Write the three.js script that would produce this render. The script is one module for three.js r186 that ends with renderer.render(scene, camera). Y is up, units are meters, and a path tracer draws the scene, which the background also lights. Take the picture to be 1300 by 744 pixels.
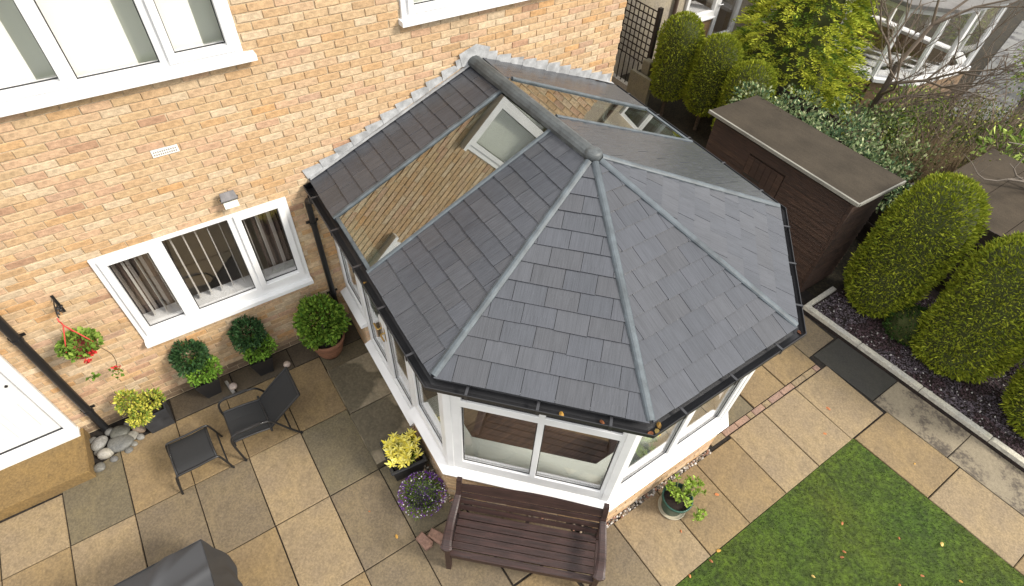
import * as THREE from 'three';
import { mergeGeometries } from 'three/addons/utils/BufferGeometryUtils.js';

// ---------- camera, sky, sun, exposure ----------
const scene = new THREE.Scene();
const camera = new THREE.PerspectiveCamera(54.64, 1300 / 744, 0.1, 200);
{
  const X = new THREE.Vector3(0.83109, 0.04751, 0.55410), Z = new THREE.Vector3(-0.39858, 0.74573, 0.53388).normalize();
  const Y = new THREE.Vector3().crossVectors(Z, X).normalize(); X.crossVectors(Y, Z).normalize();
  camera.position.set(0, 6.28, 5.245);
  camera.quaternion.setFromRotationMatrix(new THREE.Matrix4().makeBasis(X, Y, Z));
}
camera.updateMatrixWorld();
const renderer = new THREE.WebGLRenderer({ antialias: true });
renderer.toneMapping = THREE.LinearToneMapping;
renderer.toneMappingExposure = 3.25;
renderer.shadowMap.enabled = true;
{ // bright overcast sky, a little brighter overhead
  const W = 64, H = 32, d = new Float32Array(W * H * 4);
  for (let j = 0; j < H; j++) for (let i = 0; i < W; i++) {
    const el = ((j + .5) / H - .5) * Math.PI, s = Math.max(0, Math.sin(el)), L = 0.38 + 0.28 * s;
    const k = (j * W + i) * 4; d[k] = L * 0.995; d[k + 1] = L; d[k + 2] = L * 1.01; d[k + 3] = 1;
  }
  const t = new THREE.DataTexture(d, W, H, THREE.RGBAFormat, THREE.FloatType);
  t.mapping = THREE.EquirectangularReflectionMapping; t.magFilter = THREE.LinearFilter; t.minFilter = THREE.LinearFilter; t.needsUpdate = true;
  scene.background = t; scene.environment = t;
}
const sun = new THREE.DirectionalLight(new THREE.Color(1, 0.93, 0.82), 1.5);
sun.position.set(3 + 11, 14, 2 + 14); sun.target.position.set(3, 0, 2);
sun.castShadow = true; sun.shadow.radius = 24; sun.shadow.mapSize.set(2048, 2048);
Object.assign(sun.shadow.camera, { left: -16, right: 16, top: 16, bottom: -16, near: 1, far: 60 });
scene.add(sun, sun.target);

// ---------- helpers ----------
const V = (x, y, z) => new THREE.Vector3(x, y, z);
let seed = 7;
const rnd = () => { seed = (seed + 0x6D2B79F5) | 0; let t = Math.imul(seed ^ (seed >>> 15), 1 | seed); t = (t + Math.imul(t ^ (t >>> 7), 61 | t)) ^ t; return ((t ^ (t >>> 14)) >>> 0) / 4294967296; };
const rr = (a, b) => a + (b - a) * rnd();
const pick = a => a[Math.floor(rnd() * a.length)];
const lerp = (a, b, t) => a + (b - a) * t;
const clamp = (x, a = 0, b = 1) => Math.min(b, Math.max(a, x));
const taken = new Map();
const numbered = n => { const k = taken.get(n) || 0; taken.set(n, k + 1); return k ? n + '_' + String(k).padStart(3, '0') : n; };
function tag(o, label, category, group, kind) { o.userData.label = label; if (category) o.userData.category = category; if (group) o.userData.group = group; if (kind) o.userData.kind = kind; return o; }
function thing(name, label, category, pos = [0, 0, 0], turn = 0, group) {
  const o = new THREE.Group(); o.name = numbered(name); o.position.set(...pos); o.rotation.y = turn; scene.add(o); return tag(o, label, category, group);
}
function obj(name, geos, mat, parent = scene) {
  if (!Array.isArray(geos)) geos = [geos];
  const g = geos.length === 1 ? geos[0] : mergeGeometries(geos.map(clean), false);
  const m = new THREE.Mesh(g, mat); m.castShadow = m.receiveShadow = true;
  m.name = parent === scene ? numbered(name) : name; parent.add(m); return m;
}
const struct = (name, geos, mat, parent = scene) => { const m = obj(name, geos, mat, parent); m.userData.kind = 'structure'; return m; };
function clean(g) { // only position, normal, uv (and colour), no index
  if (g.index) g = g.toNonIndexed();
  for (const k of Object.keys(g.attributes)) if (!['position', 'normal', 'uv', 'color'].includes(k)) g.deleteAttribute(k);
  if (!g.attributes.uv) uvBox(g);
  return g;
}
function uvBox(g0, ou = 0, ov = 0, sc = 1) { // uv in metres from the side that each face looks to
  const g = g0.index ? g0.toNonIndexed() : g0, p = g.attributes.position, n = p.count, uv = new Float32Array(n * 2);
  const a = V(), b = V(), c = V(), e = V();
  for (let i = 0; i < n; i += 3) {
    a.fromBufferAttribute(p, i); b.fromBufferAttribute(p, i + 1); c.fromBufferAttribute(p, i + 2);
    e.crossVectors(b.clone().sub(a), c.clone().sub(a));
    const ax = Math.abs(e.x), ay = Math.abs(e.y), az = Math.abs(e.z);
    [a, b, c].forEach((q, k) => {
      let u, v; if (ay >= ax && ay >= az) { u = q.x; v = q.z; } else if (ax >= az) { u = q.z; v = q.y; } else { u = q.x; v = q.y; }
      uv[(i + k) * 2] = u * sc + ou; uv[(i + k) * 2 + 1] = v * sc + ov;
    });
  }
  g.setAttribute('uv', new THREE.BufferAttribute(uv, 2)); return g;
}
const box = (x0, x1, y0, y1, z0, z1) => { const g = new THREE.BoxGeometry(x1 - x0, y1 - y0, z1 - z0); g.translate((x0 + x1) / 2, (y0 + y1) / 2, (z0 + z1) / 2); return uvBox(g); };
function tri(pos, uv, col) { const g = new THREE.BufferGeometry(); g.setAttribute('position', new THREE.Float32BufferAttribute(pos, 3)); if (uv) g.setAttribute('uv', new THREE.Float32BufferAttribute(uv, 2)); if (col) g.setAttribute('color', new THREE.Float32BufferAttribute(col, 3)); g.computeVertexNormals(); return uv ? g : uvBox(g); }
// prism over a convex plan polygon [[x,z],...], top bevelled
function slab(pts, y0, y1, bev = 0, ou = 0, ov = 0) {
  let area = 0; const n = pts.length;
  for (let i = 0; i < n; i++) { const [a, b] = pts[i], [c, d] = pts[(i + 1) % n]; area += a * d - c * b; }
  if (area > 0) pts = pts.slice().reverse();
  const c = pts.reduce((s, p) => [s[0] + p[0] / n, s[1] + p[1] / n], [0, 0]);
  const ins = pts.map(([x, z]) => { const l = Math.hypot(x - c[0], z - c[1]); const k = 1 - bev * 1.4 / l; return [c[0] + (x - c[0]) * k, c[1] + (z - c[1]) * k]; });
  const P = []; const q = (A, B, C, D) => P.push(...A, ...B, ...C, ...A, ...C, ...D);
  const lv = bev ? [[pts, y0], [pts, y1 - bev], [ins, y1]] : [[pts, y0], [pts, y1]];
  for (let l = 0; l + 1 < lv.length; l++) for (let i = 0; i < n; i++) { const j = (i + 1) % n, [a, ya] = lv[l], [b, yb] = lv[l + 1]; q([a[i][0], ya, a[i][1]], [a[j][0], ya, a[j][1]], [b[j][0], yb, b[j][1]], [b[i][0], yb, b[i][1]]); }
  const t = lv[lv.length - 1]; for (let i = 1; i + 1 < n; i++) P.push(t[0][0][0], t[1], t[0][0][1], t[0][i][0], t[1], t[0][i][1], t[0][i + 1][0], t[1], t[0][i + 1][1]);
  return uvBox(tri(P), ou, ov);
}
// rectangular bar from a to b: width w across, height h along up
function bar(a, b, w, h, up = V(0, 1, 0)) {
  const d = b.clone().sub(a), L = d.length(); d.normalize();
  const s = V().crossVectors(d, up); if (s.lengthSq() < 1e-6) s.set(1, 0, 0); s.normalize(); const u = V().crossVectors(s, d).normalize();
  const g = new THREE.BoxGeometry(w, h, L); g.applyMatrix4(new THREE.Matrix4().makeBasis(s, u, d.clone().negate())); const m = a.clone().add(b).multiplyScalar(.5); g.translate(m.x, m.y, m.z); return uvBox(g);
}
function tube(pts, r, seg = 24, rad = 7, closed = false) { const c = new THREE.CatmullRomCurve3(pts, closed, 'catmullrom', 0.4); return clean(new THREE.TubeGeometry(c, seg, r, rad, closed)); }
function rod(a, b, r0, r1 = r0, n = 7) { const d = b.clone().sub(a), L = d.length(); const g = new THREE.CylinderGeometry(r1, r0, L, n); g.translate(0, L / 2, 0); g.applyQuaternion(new THREE.Quaternion().setFromUnitVectors(V(0, 1, 0), d.normalize())); g.translate(a.x, a.y, a.z); return clean(g); }
const lathe = (pts, n = 24) => clean(new THREE.LatheGeometry(pts.map(p => new THREE.Vector2(...p)), n));

// value noise, tiling every `per` cells
const hash = (x, y, s) => { let h = Math.imul(x, 374761393) ^ Math.imul(y, 668265263) ^ Math.imul(s, 2246822519); h = Math.imul(h ^ (h >>> 13), 1274126177); return ((h ^ (h >>> 16)) >>> 0) / 4294967296; };
function vn(x, y, per, s) { const xi = Math.floor(x), yi = Math.floor(y), fx = x - xi, fy = y - yi, u = fx * fx * (3 - 2 * fx), v = fy * fy * (3 - 2 * fy), m = a => ((a % per) + per) % per; return lerp(lerp(hash(m(xi), m(yi), s), hash(m(xi + 1), m(yi), s), u), lerp(hash(m(xi), m(yi + 1), s), hash(m(xi + 1), m(yi + 1), s), u), v); }
function fbm(u, v, base, oct, s) { let a = .5, f = base, t = 0, n = 0; for (let o = 0; o < oct; o++) { t += a * vn(u * f, v * f, f, s + o); n += a; a *= .5; f *= 2; } return t / n; }
function tex(size, rep, fn, srgb = true) { // fn(u,v) -> [r,g,b] 0..1 (encoded)
  const d = new Uint8Array(size * size * 4);
  for (let j = 0; j < size; j++) for (let i = 0; i < size; i++) { const c = fn(i / size, j / size), k = (j * size + i) * 4; d[k] = clamp(c[0]) * 255; d[k + 1] = clamp(c[1]) * 255; d[k + 2] = clamp(c[2]) * 255; d[k + 3] = 255; }
  const t = new THREE.DataTexture(d, size, size, THREE.RGBAFormat); t.wrapS = t.wrapT = THREE.RepeatWrapping; t.repeat.set(...(Array.isArray(rep) ? rep : [rep, rep])); t.magFilter = THREE.LinearFilter; t.minFilter = THREE.LinearMipmapLinearFilter; t.generateMipmaps = true; if (srgb) t.colorSpace = THREE.SRGBColorSpace; t.needsUpdate = true; return t;
}
const grey = v => [v, v, v];
const T = {
  brick: tex(256, 4, (u, v) => grey(.80 + .26 * (fbm(u, v, 8, 5, 11) - .5) + .16 * (fbm(u, v, 64, 2, 12) - .5) + (hash(Math.floor(u * 128), Math.floor(v * 128), 5) > .985 ? -.22 : 0) + .1)),
  brickBump: tex(256, 4, (u, v) => grey(fbm(u, v, 16, 4, 21)), false),
  slate: tex(512, [2, 1.2], (u, v) => grey(.9 + .10 * (fbm(u, v, 4, 4, 31) - .5) + .12 * (vn(u * 96, v * 6, 96, 33) - .5) * 1 + .12 * (hash(Math.floor(u * 512), Math.floor(v * 512), 6) - .5) + (hash(Math.floor(u * 200), Math.floor(v * 200), 8) > .996 ? .1 : 0))),
  slateBump: tex(512, [2, 1.2], (u, v) => grey(.5 * vn(u * 128, v * 8, 128, 35) + .5 * fbm(u, v, 16, 4, 36)), false),
  stone: tex(512, 1.1, (u, v) => { const a = fbm(u, v, 4, 5, 41), b = fbm(u, v, 12, 4, 47), sp = hash(Math.floor(u * 256), Math.floor(v * 256), 44), f = fbm(u, v, 64, 2, 45); const st = clamp((b - .60) * 4) * .08; const k = .84 + .16 * (a - .5) + .22 * (f - .5) - st - (sp > .975 ? .16 : 0) + (sp < .02 ? .1 : 0); return [k, k * (1 - .02 * (a - .5)), k * (1 - .14 * (a - .5))]; }),
  stoneBump: tex(512, 1.1, (u, v) => grey(.6 * fbm(u, v, 16, 4, 41) + .4 * fbm(u, v, 96, 2, 46)), false),
  stain: tex(512, .9, (u, v) => { const a = fbm(u, v, 5, 5, 141), b = fbm(u, v, 48, 3, 147); const s = clamp((a * .62 + b * .38 - .47) * 5); const k = lerp(.92, .52, s) + .18 * (b - .5) + .12 * (hash(Math.floor(u * 256), Math.floor(v * 256), 144) - .5); return [k, k * lerp(1, .98, s), k * lerp(1, 1.02, s)]; }),
  wetStone: tex(512, .7, (u, v) => { const a = fbm(u, v, 3, 4, 241), f = fbm(u, v, 64, 2, 245), s = clamp((a - .54) * 14); const k = lerp(.62, .9, s) + .2 * (f - .5) + .1 * (fbm(u, v, 12, 3, 246) - .5); return [k, k, k * lerp(.97, 1, s)]; }),
  wood: tex(256, [1, 3], (u, v) => grey(.78 + .3 * (vn(u * 4, v * 64, 64, 51) - .5) + .3 * (fbm(u, v, 8, 4, 52) - .5) + .1 * (hash(Math.floor(u * 256), Math.floor(v * 256), 53) - .5))),
  woodBump: tex(256, [1, 3], (u, v) => grey(.6 * vn(u * 4, v * 64, 64, 51) + .4 * fbm(u, v, 32, 3, 54)), false),
  lead: tex(256, 2, (u, v) => grey(.8 + .4 * (fbm(u, v, 6, 5, 61) - .5) + .12 * (fbm(u, v, 64, 2, 62) - .5))),
  lawn: tex(1024, .25, (u, v) => { const a = fbm(u, v, 6, 4, 71), f = fbm(u, v, 128, 3, 72), b = fbm(u, v, 24, 3, 73); const k = .56 + .4 * (f - .5) + .16 * (b - .5); return [k * lerp(.68, .92, a), k * lerp(.88, .98, a), k * .34]; }),
  felt: tex(256, .8, (u, v) => grey(.8 + .22 * (fbm(u, v, 4, 5, 81) - .5) + .05 * (vn(u * 48, v * 3, 48, 82) - .5) + .2 * (hash(Math.floor(u * 256), Math.floor(v * 256), 83) - .5))),
  weave: tex(128, 24, (u, v) => { const a = Math.sin(u * Math.PI * 16), b = Math.sin(v * Math.PI * 16); return grey(.72 + .14 * a * b + .1 * (hash(Math.floor(u * 128), Math.floor(v * 128), 91) - .5)); }),
  soil: tex(256, 1.5, (u, v) => { const k = .6 + .7 * (fbm(u, v, 32, 4, 101) - .5) + .3 * (fbm(u, v, 4, 3, 102) - .5); return [k, k * .92, k * .9]; }),
  dirt: tex(256, .8, (u, v) => grey(.965 + .09 * (fbm(u, v, 6, 5, 111) - .5))),
};
const std = (rgb, rough = .8, o = {}) => { const m = new THREE.MeshStandardMaterial({ roughness: rough, metalness: 0, side: THREE.DoubleSide, ...o }); m.color.setRGB(...rgb); return m; };
const phys = (rgb, rough, o = {}) => { const m = new THREE.MeshPhysicalMaterial({ roughness: rough, side: THREE.DoubleSide, ...o }); m.color.setRGB(...rgb); return m; };
const glass = (ior = 1.52, tint = [1, 1, 1]) => phys(tint, 0.0, { transmission: 1, thickness: 0, ior });
const M = {
  mortar: std([.59, .47, .315], .95, { map: T.brick }),
  white: std([.80, .80, .80], .38, { map: T.dirt }),
  whiteDoor: std([.76, .76, .75], .4, { map: T.dirt }),
  gasket: std([.02, .02, .022], .6),
  black: std([.012, .012, .013], .38),
  blackPlastic: std([.016, .016, .018], .45),
  slateDeck: std([.012, .012, .014], .9),
  slateMass: std([.063, .067, .077], .24, { map: T.slate, bumpMap: T.slateBump, bumpScale: .0015 }),
  ridge: std([.105, .117, .12], .55, { map: T.lead }),
  hip: std([.10, .122, .138], .5, { map: T.lead }),
  lead: std([.56, .57, .58], .6, { map: T.lead, metalness: .1 }),
  plaster: std([.42, .36, .29], .9),
  ceiling: std([.7, .7, .68], .9),
  floorIn: std([.14, .085, .048], .5, { map: T.wood }),
  stoneBed: std([.035, .03, .022], .98, { map: T.soil }),
  soil: std([.045, .032, .025], .98, { map: T.soil }),
  lawn: std([.23, .275, .10], .95, { map: T.lawn }),
  ground: std([.055, .05, .024], .98, { map: T.soil }),
  bench: std([.055, .026, .022], .5, { map: T.wood, bumpMap: T.woodBump, bumpScale: .002 }),
  fence: std([.035, .02, .013], .85, { map: T.wood, bumpMap: T.woodBump, bumpScale: .003 }),
  felt: phys([.066, .053, .038], .95, { map: T.felt, specularIntensity: .4 }),
  lip: std([.30, .29, .25], .9, { map: T.felt }),
  kerb: std([.60, .57, .49], .85, { map: T.stone }),
  terracotta: std([.34, .155, .085], .85, { map: T.stone }),
  textile: std([.022, .023, .025], .75, { map: T.weave }),
  steel: std([.014, .014, .015], .4),
  cover: std([.033, .034, .037], .55),
  bark: std([.13, .10, .075], .9, { map: T.wood }),
  leaf: phys([1, 1, 1], .75, { vertexColors: true, specularIntensity: .35 }),
  leafGloss: phys([1, 1, 1], .5, { vertexColors: true, specularIntensity: .6 }),
  fabricDark: std([.05, .035, .03], .9), fabricPale: std([.45, .40, .36], .9),
  blind: std([.62, .60, .56], .85), roomDark: std([.42, .37, .31], .95),
  brass: std([.55, .38, .13], .3, { metalness: .9 }),
  pane: glass(1.8), paneRoof: glass(3.4, [.52, .57, .53]), paneUp: glass(1.6),
};
// brick palette (linear)
const palette = [[0.573, 0.392, 0.218, 5], [0.589, 0.411, 0.24, 5], [0.612, 0.45, 0.282, 5], [0.566, 0.376, 0.21, 4], [0.589, 0.404, 0.246, 4], [0.558, 0.362, 0.193, 3], [0.597, 0.396, 0.246, 4], [0.581, 0.342, 0.157, 1], [0.566, 0.354, 0.178, 1.6], [0.55, 0.35, 0.221, 1.2], [0.456, 0.273, 0.168, 0.3], [0.519, 0.338, 0.224, 0.7], [0.628, 0.48, 0.318, 4]];
const brickMats = palette.map(p => std(p.slice(0, 3), .92, { map: T.brick, bumpMap: T.brickBump, bumpScale: .003 }));
const brickMass = std([1, 1, 1], .92, { map: T.brick, bumpMap: T.brickBump, bumpScale: .003, vertexColors: true });
const palSum = palette.reduce((s, p) => s + p[3], 0);
const brickTone = (f = rnd()) => { let t = f * palSum; for (let i = 0; i < palette.length; i++) { t -= palette[i][3]; if (t <= 0) return i; } return 0; };
// brick: front face towards +z, front at z = 0, origin at lower left front
function brickGeo(w, h, dep = .05, bev = .004, col = null, ou = rr(0, 9), ov = rr(0, 9)) {
  const P = [], j = () => rr(-.0012, .0012), q = (a, b, c, d) => P.push(...a, ...b, ...c, ...a, ...c, ...d);
  const z = rr(-.0015, .0025), o = [[0, 0], [w, 0], [w, h], [0, h]].map(([x, y]) => [x + j(), y + j()]), i = [[bev, bev], [w - bev, bev], [w - bev, h - bev], [bev, h - bev]];
  q(...i.map(p => [p[0], p[1], z]));
  for (let k = 0; k < 4; k++) { const l = (k + 1) % 4; q([...o[k], z - bev], [...o[l], z - bev], [...i[l], z], [...i[k], z]); q([...o[k], -dep], [...o[l], -dep], [...o[l], z - bev], [...o[k], z - bev]); }
  const g = uvBox(tri(P), ou, ov);
  if (col) { const n = P.length / 3, c = new Float32Array(n * 3); for (let k = 0; k < n; k++) c.set(col, k * 3); g.setAttribute('color', new THREE.BufferAttribute(c, 3)); }
  return g;
}
const brickShared = [0, 1, 2, 3, 4, 5].map(() => brickGeo(.216, .064));

// ---------- leaves ----------
// a leaf is a folded diamond (2 triangles); sample(k) -> {p, n} point and outward direction
function leaves(n, sample, o) {
  const P = new Float32Array(n * 18), C = new Float32Array(n * 18), N = new Float32Array(n * 18);
  const d = V(), s = V(), t = V(), c = [0, 0, 0], up = V(0, 1, 0), e1 = V(), e2 = V(), nn = V();
  for (let k = 0; k < n; k++) {
    const { p, n: nr } = sample(k);
    d.set(rr(-1, 1), rr(-1, 1), rr(-1, 1)).multiplyScalar(o.spread ?? .7).add(nr).addScaledVector(up, o.lift ?? .2).normalize();
    s.set(rr(-1, 1), rr(-1, 1), rr(-1, 1)); s.addScaledVector(d, -s.dot(d)).normalize();
    t.crossVectors(d, s);
    const L = o.len * rr(.6, 1.35), w = o.wid * rr(.7, 1.25) / 2, f = (o.fold ?? .25) * w;
    const a = p, b = p.clone().addScaledVector(d, L * .5).addScaledVector(s, w).addScaledVector(t, f), e = p.clone().addScaledVector(d, L * .5).addScaledVector(s, -w).addScaledVector(t, f), g = p.clone().addScaledVector(d, L).addScaledVector(t, -(o.droop ?? 0) * L);
    const col = o.color(k, p, nr);
    const v = [a, b, g, a, g, e];
    for (let q = 0; q < 2; q++) { e1.subVectors(v[q * 3 + 1], v[q * 3]); e2.subVectors(v[q * 3 + 2], v[q * 3]); nn.crossVectors(e1, e2).normalize(); for (let i = 0; i < 3; i++) N.set([nn.x, nn.y, nn.z], (k * 6 + q * 3 + i) * 3); }
    for (let i = 0; i < 6; i++) { P.set([v[i].x, v[i].y, v[i].z], (k * 6 + i) * 3); C.set(col, (k * 6 + i) * 3); }
  }
  const g = new THREE.BufferGeometry(); g.setAttribute('position', new THREE.BufferAttribute(P, 3)); g.setAttribute('normal', new THREE.BufferAttribute(N, 3)); g.setAttribute('color', new THREE.BufferAttribute(C, 3)); g.setAttribute('uv', new THREE.BufferAttribute(new Float32Array(n * 12), 2)); return g;
}
const mixc = (a, b, t) => [lerp(a[0], b[0], t), lerp(a[1], b[1], t), lerp(a[2], b[2], t)];
const jit = (c, k = .25) => { const f = 1 + rr(-k, k); return c.map(x => x * f); };
const sphereDir = () => { const y = rr(-1, 1), a = rr(0, 6.2832), r = Math.sqrt(1 - y * y); return V(r * Math.cos(a), y, r * Math.sin(a)); };

// ---------- ground, patio, lawn, bed ----------
struct('ground', slab([[-40, -40], [60, -40], [60, 40], [-40, 40]], -.4, -.07), M.ground);
const lawnPts = [[-5, 5.0], [5.66, 4.985], [5.98, 9.5], [-5, 9.5]];
struct('lawn', slab(lawnPts, -.06, -.008), M.lawn);
{ // short grass on the lawn
  const bl = tri([-.0022, 0, 0, .0022, 0, 0, .0006, .022, .006]), n = 60000, im = new THREE.InstancedMesh(bl, std([1, 1, 1], .8), n), m = new THREE.Matrix4(), q = new THREE.Quaternion(), e = new THREE.Euler(), c = new THREE.Color();
  for (let i = 0; i < n; i++) {
    const x = rr(2.0, 6.05), z = rr(4.97, 7.6), xr = 5.66 + .071 * (z - 5) + .025 * (fbm(z * .3 % 1, .3, 8, 3, 5) - .35); const ok = x < xr + .035 * vn(z * 14, 3, 4096, 31) - .012 && z > 5.0 - .04 * vn(x * 14, 7, 4096, 33) + .01;
    e.set(rr(-.6, .6), rr(0, 6.28), rr(-.6, .6)); q.setFromEuler(e); const s = rr(.6, 1.3); m.compose(V(ok ? x : 4, -.009, ok ? z : 6), q, V(s * 1.3, s, s)); im.setMatrixAt(i, m);
    const a = fbm((x * .25 % 1 + 1) % 1, (z * .25 % 1 + 1) % 1, 6, 4, 71), k = rr(.6, 1.25); c.setRGB(k * lerp(.062, .12, a * a * 1.6), k * lerp(.105, .15, a), k * .022); im.setColorAt(i, c);
  }
  im.name = 'grass'; im.castShadow = im.receiveShadow = true; scene.add(im); tag(im, 'short green grass blades covering the lawn', 'grass', null, 'stuff');
}
const patio = struct('patio', slab([[-5, -.3], [7.3, -.3], [7.3, 4.985], [5.66, 4.985], [5.66, 5.0], [-5, 5.0]].slice(0, 3).concat([[7.3, 4.99], [-5, 5.0]]), -.068, -.016), M.stoneBed);
struct('path_bed', slab([[5.66, 4.992], [7.3, 4.992], [7.6, 9.5], [5.98, 9.5]], -.068, -.016), M.stoneBed);
const slabTone = {
  tan: std([0.278, 0.195, 0.098], .85, { map: T.stone, bumpMap: T.stoneBump, bumpScale: .004 }), sand: std([0.320, 0.237, 0.137], .85, { map: T.stone, bumpMap: T.stoneBump, bumpScale: .004 }),
  brown: std([0.203, 0.154, 0.093], .8, { map: T.stone, bumpMap: T.stoneBump, bumpScale: .004 }), olive: std([0.171, 0.138, 0.081], .75, { map: T.stone, bumpMap: T.stoneBump, bumpScale: .004 }),
  dark: std([0.040, 0.037, 0.030], .6, { map: T.stone, bumpMap: T.stoneBump, bumpScale: .004 }), stained: std([0.249, 0.207, 0.141], .85, { map: T.stain, bumpMap: T.stoneBump, bumpScale: .004 }),
  wet: std([.25, .205, .135], .6, { map: T.wetStone, bumpMap: T.stoneBump, bumpScale: .004 }), damp: std([0.112, 0.087, 0.058], .55, { map: T.stone, bumpMap: T.stoneBump, bumpScale: .004 }), pink: std([0.349, 0.224, 0.166], .9, { map: T.stone, bumpMap: T.stoneBump, bumpScale: .004 }),
};
function paving(pts, tone, y = 0, g = .0045, name = 'paving_slab', parent = patio, yb = -.06) {
  const c = pts.reduce((s, p) => [s[0] + p[0] / pts.length, s[1] + p[1] / pts.length], [0, 0]);
  const q = pts.map(([x, z]) => { const dx = x - c[0], dz = z - c[1]; return [c[0] + dx - Math.sign(dx) * (g + rr(-.002, .003)), c[1] + dz - Math.sign(dz) * (g + rr(-.002, .003))]; });
  return obj(name, slab(q, yb, y + rr(-.003, .003), .006, rr(0, 9), rr(0, 9)), slabTone[tone], parent);
}
const rect = (x0, x1, z0, z1) => [[x0, z0], [x1, z0], [x1, z1], [x0, z1]];
{
  const xs = [-5.0, -4.25, -3.65, -3.05, -2.455, -1.85, -1.243, -.65, -.045, .545, 1.15], zs = [.36, 1.285, 2.205, 3.13, 4.07, 4.992];
  const tones = [
    ['tan', 'brown', 'tan', 'sand', 'olive', 'tan', 'tan', 'tan', 'tan', 'x'],
    ['sand', 'tan', 'sand', 'tan', 'sand', 'brown', 'brown', 'sand', 'olive', 'x'],
    ['tan', 'sand', 'tan', 'sand', 'tan', 'brown', 'tan', 'sand', 'brown', 'olive'],
    ['brown', 'sand', 'tan', 'brown', 'tan', 'sand', 'tan', 'tan', 'brown', 'brown'],
    ['tan', 'brown', 'sand', 'tan', 'tan', 'brown', 'sand', 'tan', 'sand', 'brown']];
  for (let j = 0; j < 5; j++) for (let i = 0; i < 10; i++) if (tones[j][i] !== 'x') {
    const z0 = zs[j], z1 = zs[j + 1], first = j === 0 && i < 5 && i > 2; // room for the pebbles by the downpipe
    if (j === 0 && (i === 3 || i === 2 || i === 1)) { paving(rect(xs[i], xs[i + 1], .64, z1), tones[j][i]); continue; }
    if (j === 0 && i === 4) { paving([[xs[i], .56], [xs[i + 1], .42], [xs[i + 1], z1], [xs[i], z1]], tones[j][i]); continue; }
    paving(rect(xs[i], xs[i + 1], z0, z1), tones[j][i]);
  }
  // damp strip along the house
  for (const [a, b, t] of [[-1.24, -.52, 'damp'], [-.52, .22, 'damp'], [.22, 1.2, 'damp']]) paving(rect(a, b, .01, .355), t);
  paving(rect(.545, 1.2, .36, .69), 'olive');
  // landing slabs in front of the door
  paving(rect(.535, 1.12, .70, 1.432), 'wet', .11, .004, 'landing_slab'); paving(rect(.525, 1.10, 1.436, 2.20), 'wet', .11, .004, 'landing_slab');
  // row before the conservatory
  paving([[1.16, 4.08], [1.70, 4.08], [1.78, 4.992], [1.16, 4.992]], 'tan');
  const fx = [1.76, 2.43, 3.09, 3.72, 4.35, 4.97, 5.63, 6.33], ft = ['brown', 'sand', 'tan', 'tan', 'sand', 'sand', 'sand'];
  for (let i = 0; i < 7; i++) paving(rect(fx[i], fx[i + 1], i === 6 ? 4.11 : i < 4 ? 4.145 : 4.11, i === 6 ? 4.985 : 4.985), ft[i]);
  paving([[1.16, 3.14], [1.3, 3.14], [2.0, 3.85], [2.0, 4.07], [1.16, 4.07]], 'brown');
  // north side of the brick strip
  paving([[4.09, 4.02], [4.92, 4.02], [4.92, 3.22]], 'olive'); paving(rect(4.93, 5.55, 3.1, 4.02), 'tan'); paving(rect(5.555, 6.22, 3.1, 4.02), 'tan');
  paving([[6.225, 3.26], [6.84, 3.26], [6.83, 3.88], [6.225, 3.90]], 'brown');
  for (const [a, b, c, d] of [[4.9, 5.6, .3, 1.2], [5.6, 6.3, .3, 1.2], [5.55, 6.22, 1.2, 2.15], [5.55, 6.22, 2.15, 3.1], [6.22, 6.9, .3, 1.2], [6.22, 6.9, 1.2, 2.15], [6.22, 6.86, 2.15, 3.25]]) paving(rect(a, b, c, d), pick(['olive', 'brown']));
  // pinkish brick strip
  let x = 4.06; for (const w of [.24, .24, .22, .1, .2, .12, .24, .24, .24, .22, .1]) { paving(rect(x, x + w, 4.022, 4.105), rnd() < .7 ? 'pink' : 'sand', 0, .004, 'edging_brick'); x += w; }
  // path beside the bed, slightly out of square
  const k = z => .066 * (z - 3.3);
  const strip = (a, b, zs2, ts) => { for (let i = 0; i + 1 < zs2.length; i++) paving([[a + k(zs2[i]), zs2[i]], [b + k(zs2[i]), zs2[i]], [b + k(zs2[i + 1]), zs2[i + 1]], [a + k(zs2[i + 1]), zs2[i + 1]]], ts[i]); };
  strip(6.27, 6.857, [3.9, 4.80, 5.78, 6.74, 7.7, 8.6], ['dark', 'stained', 'stained', 'sand', 'tan']);
  strip(5.555, 6.265, [4.992, 5.93, 6.87, 7.8, 8.7], ['tan', 'sand', 'tan', 'sand']);
  // two loose bricks beside the bench
}
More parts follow.
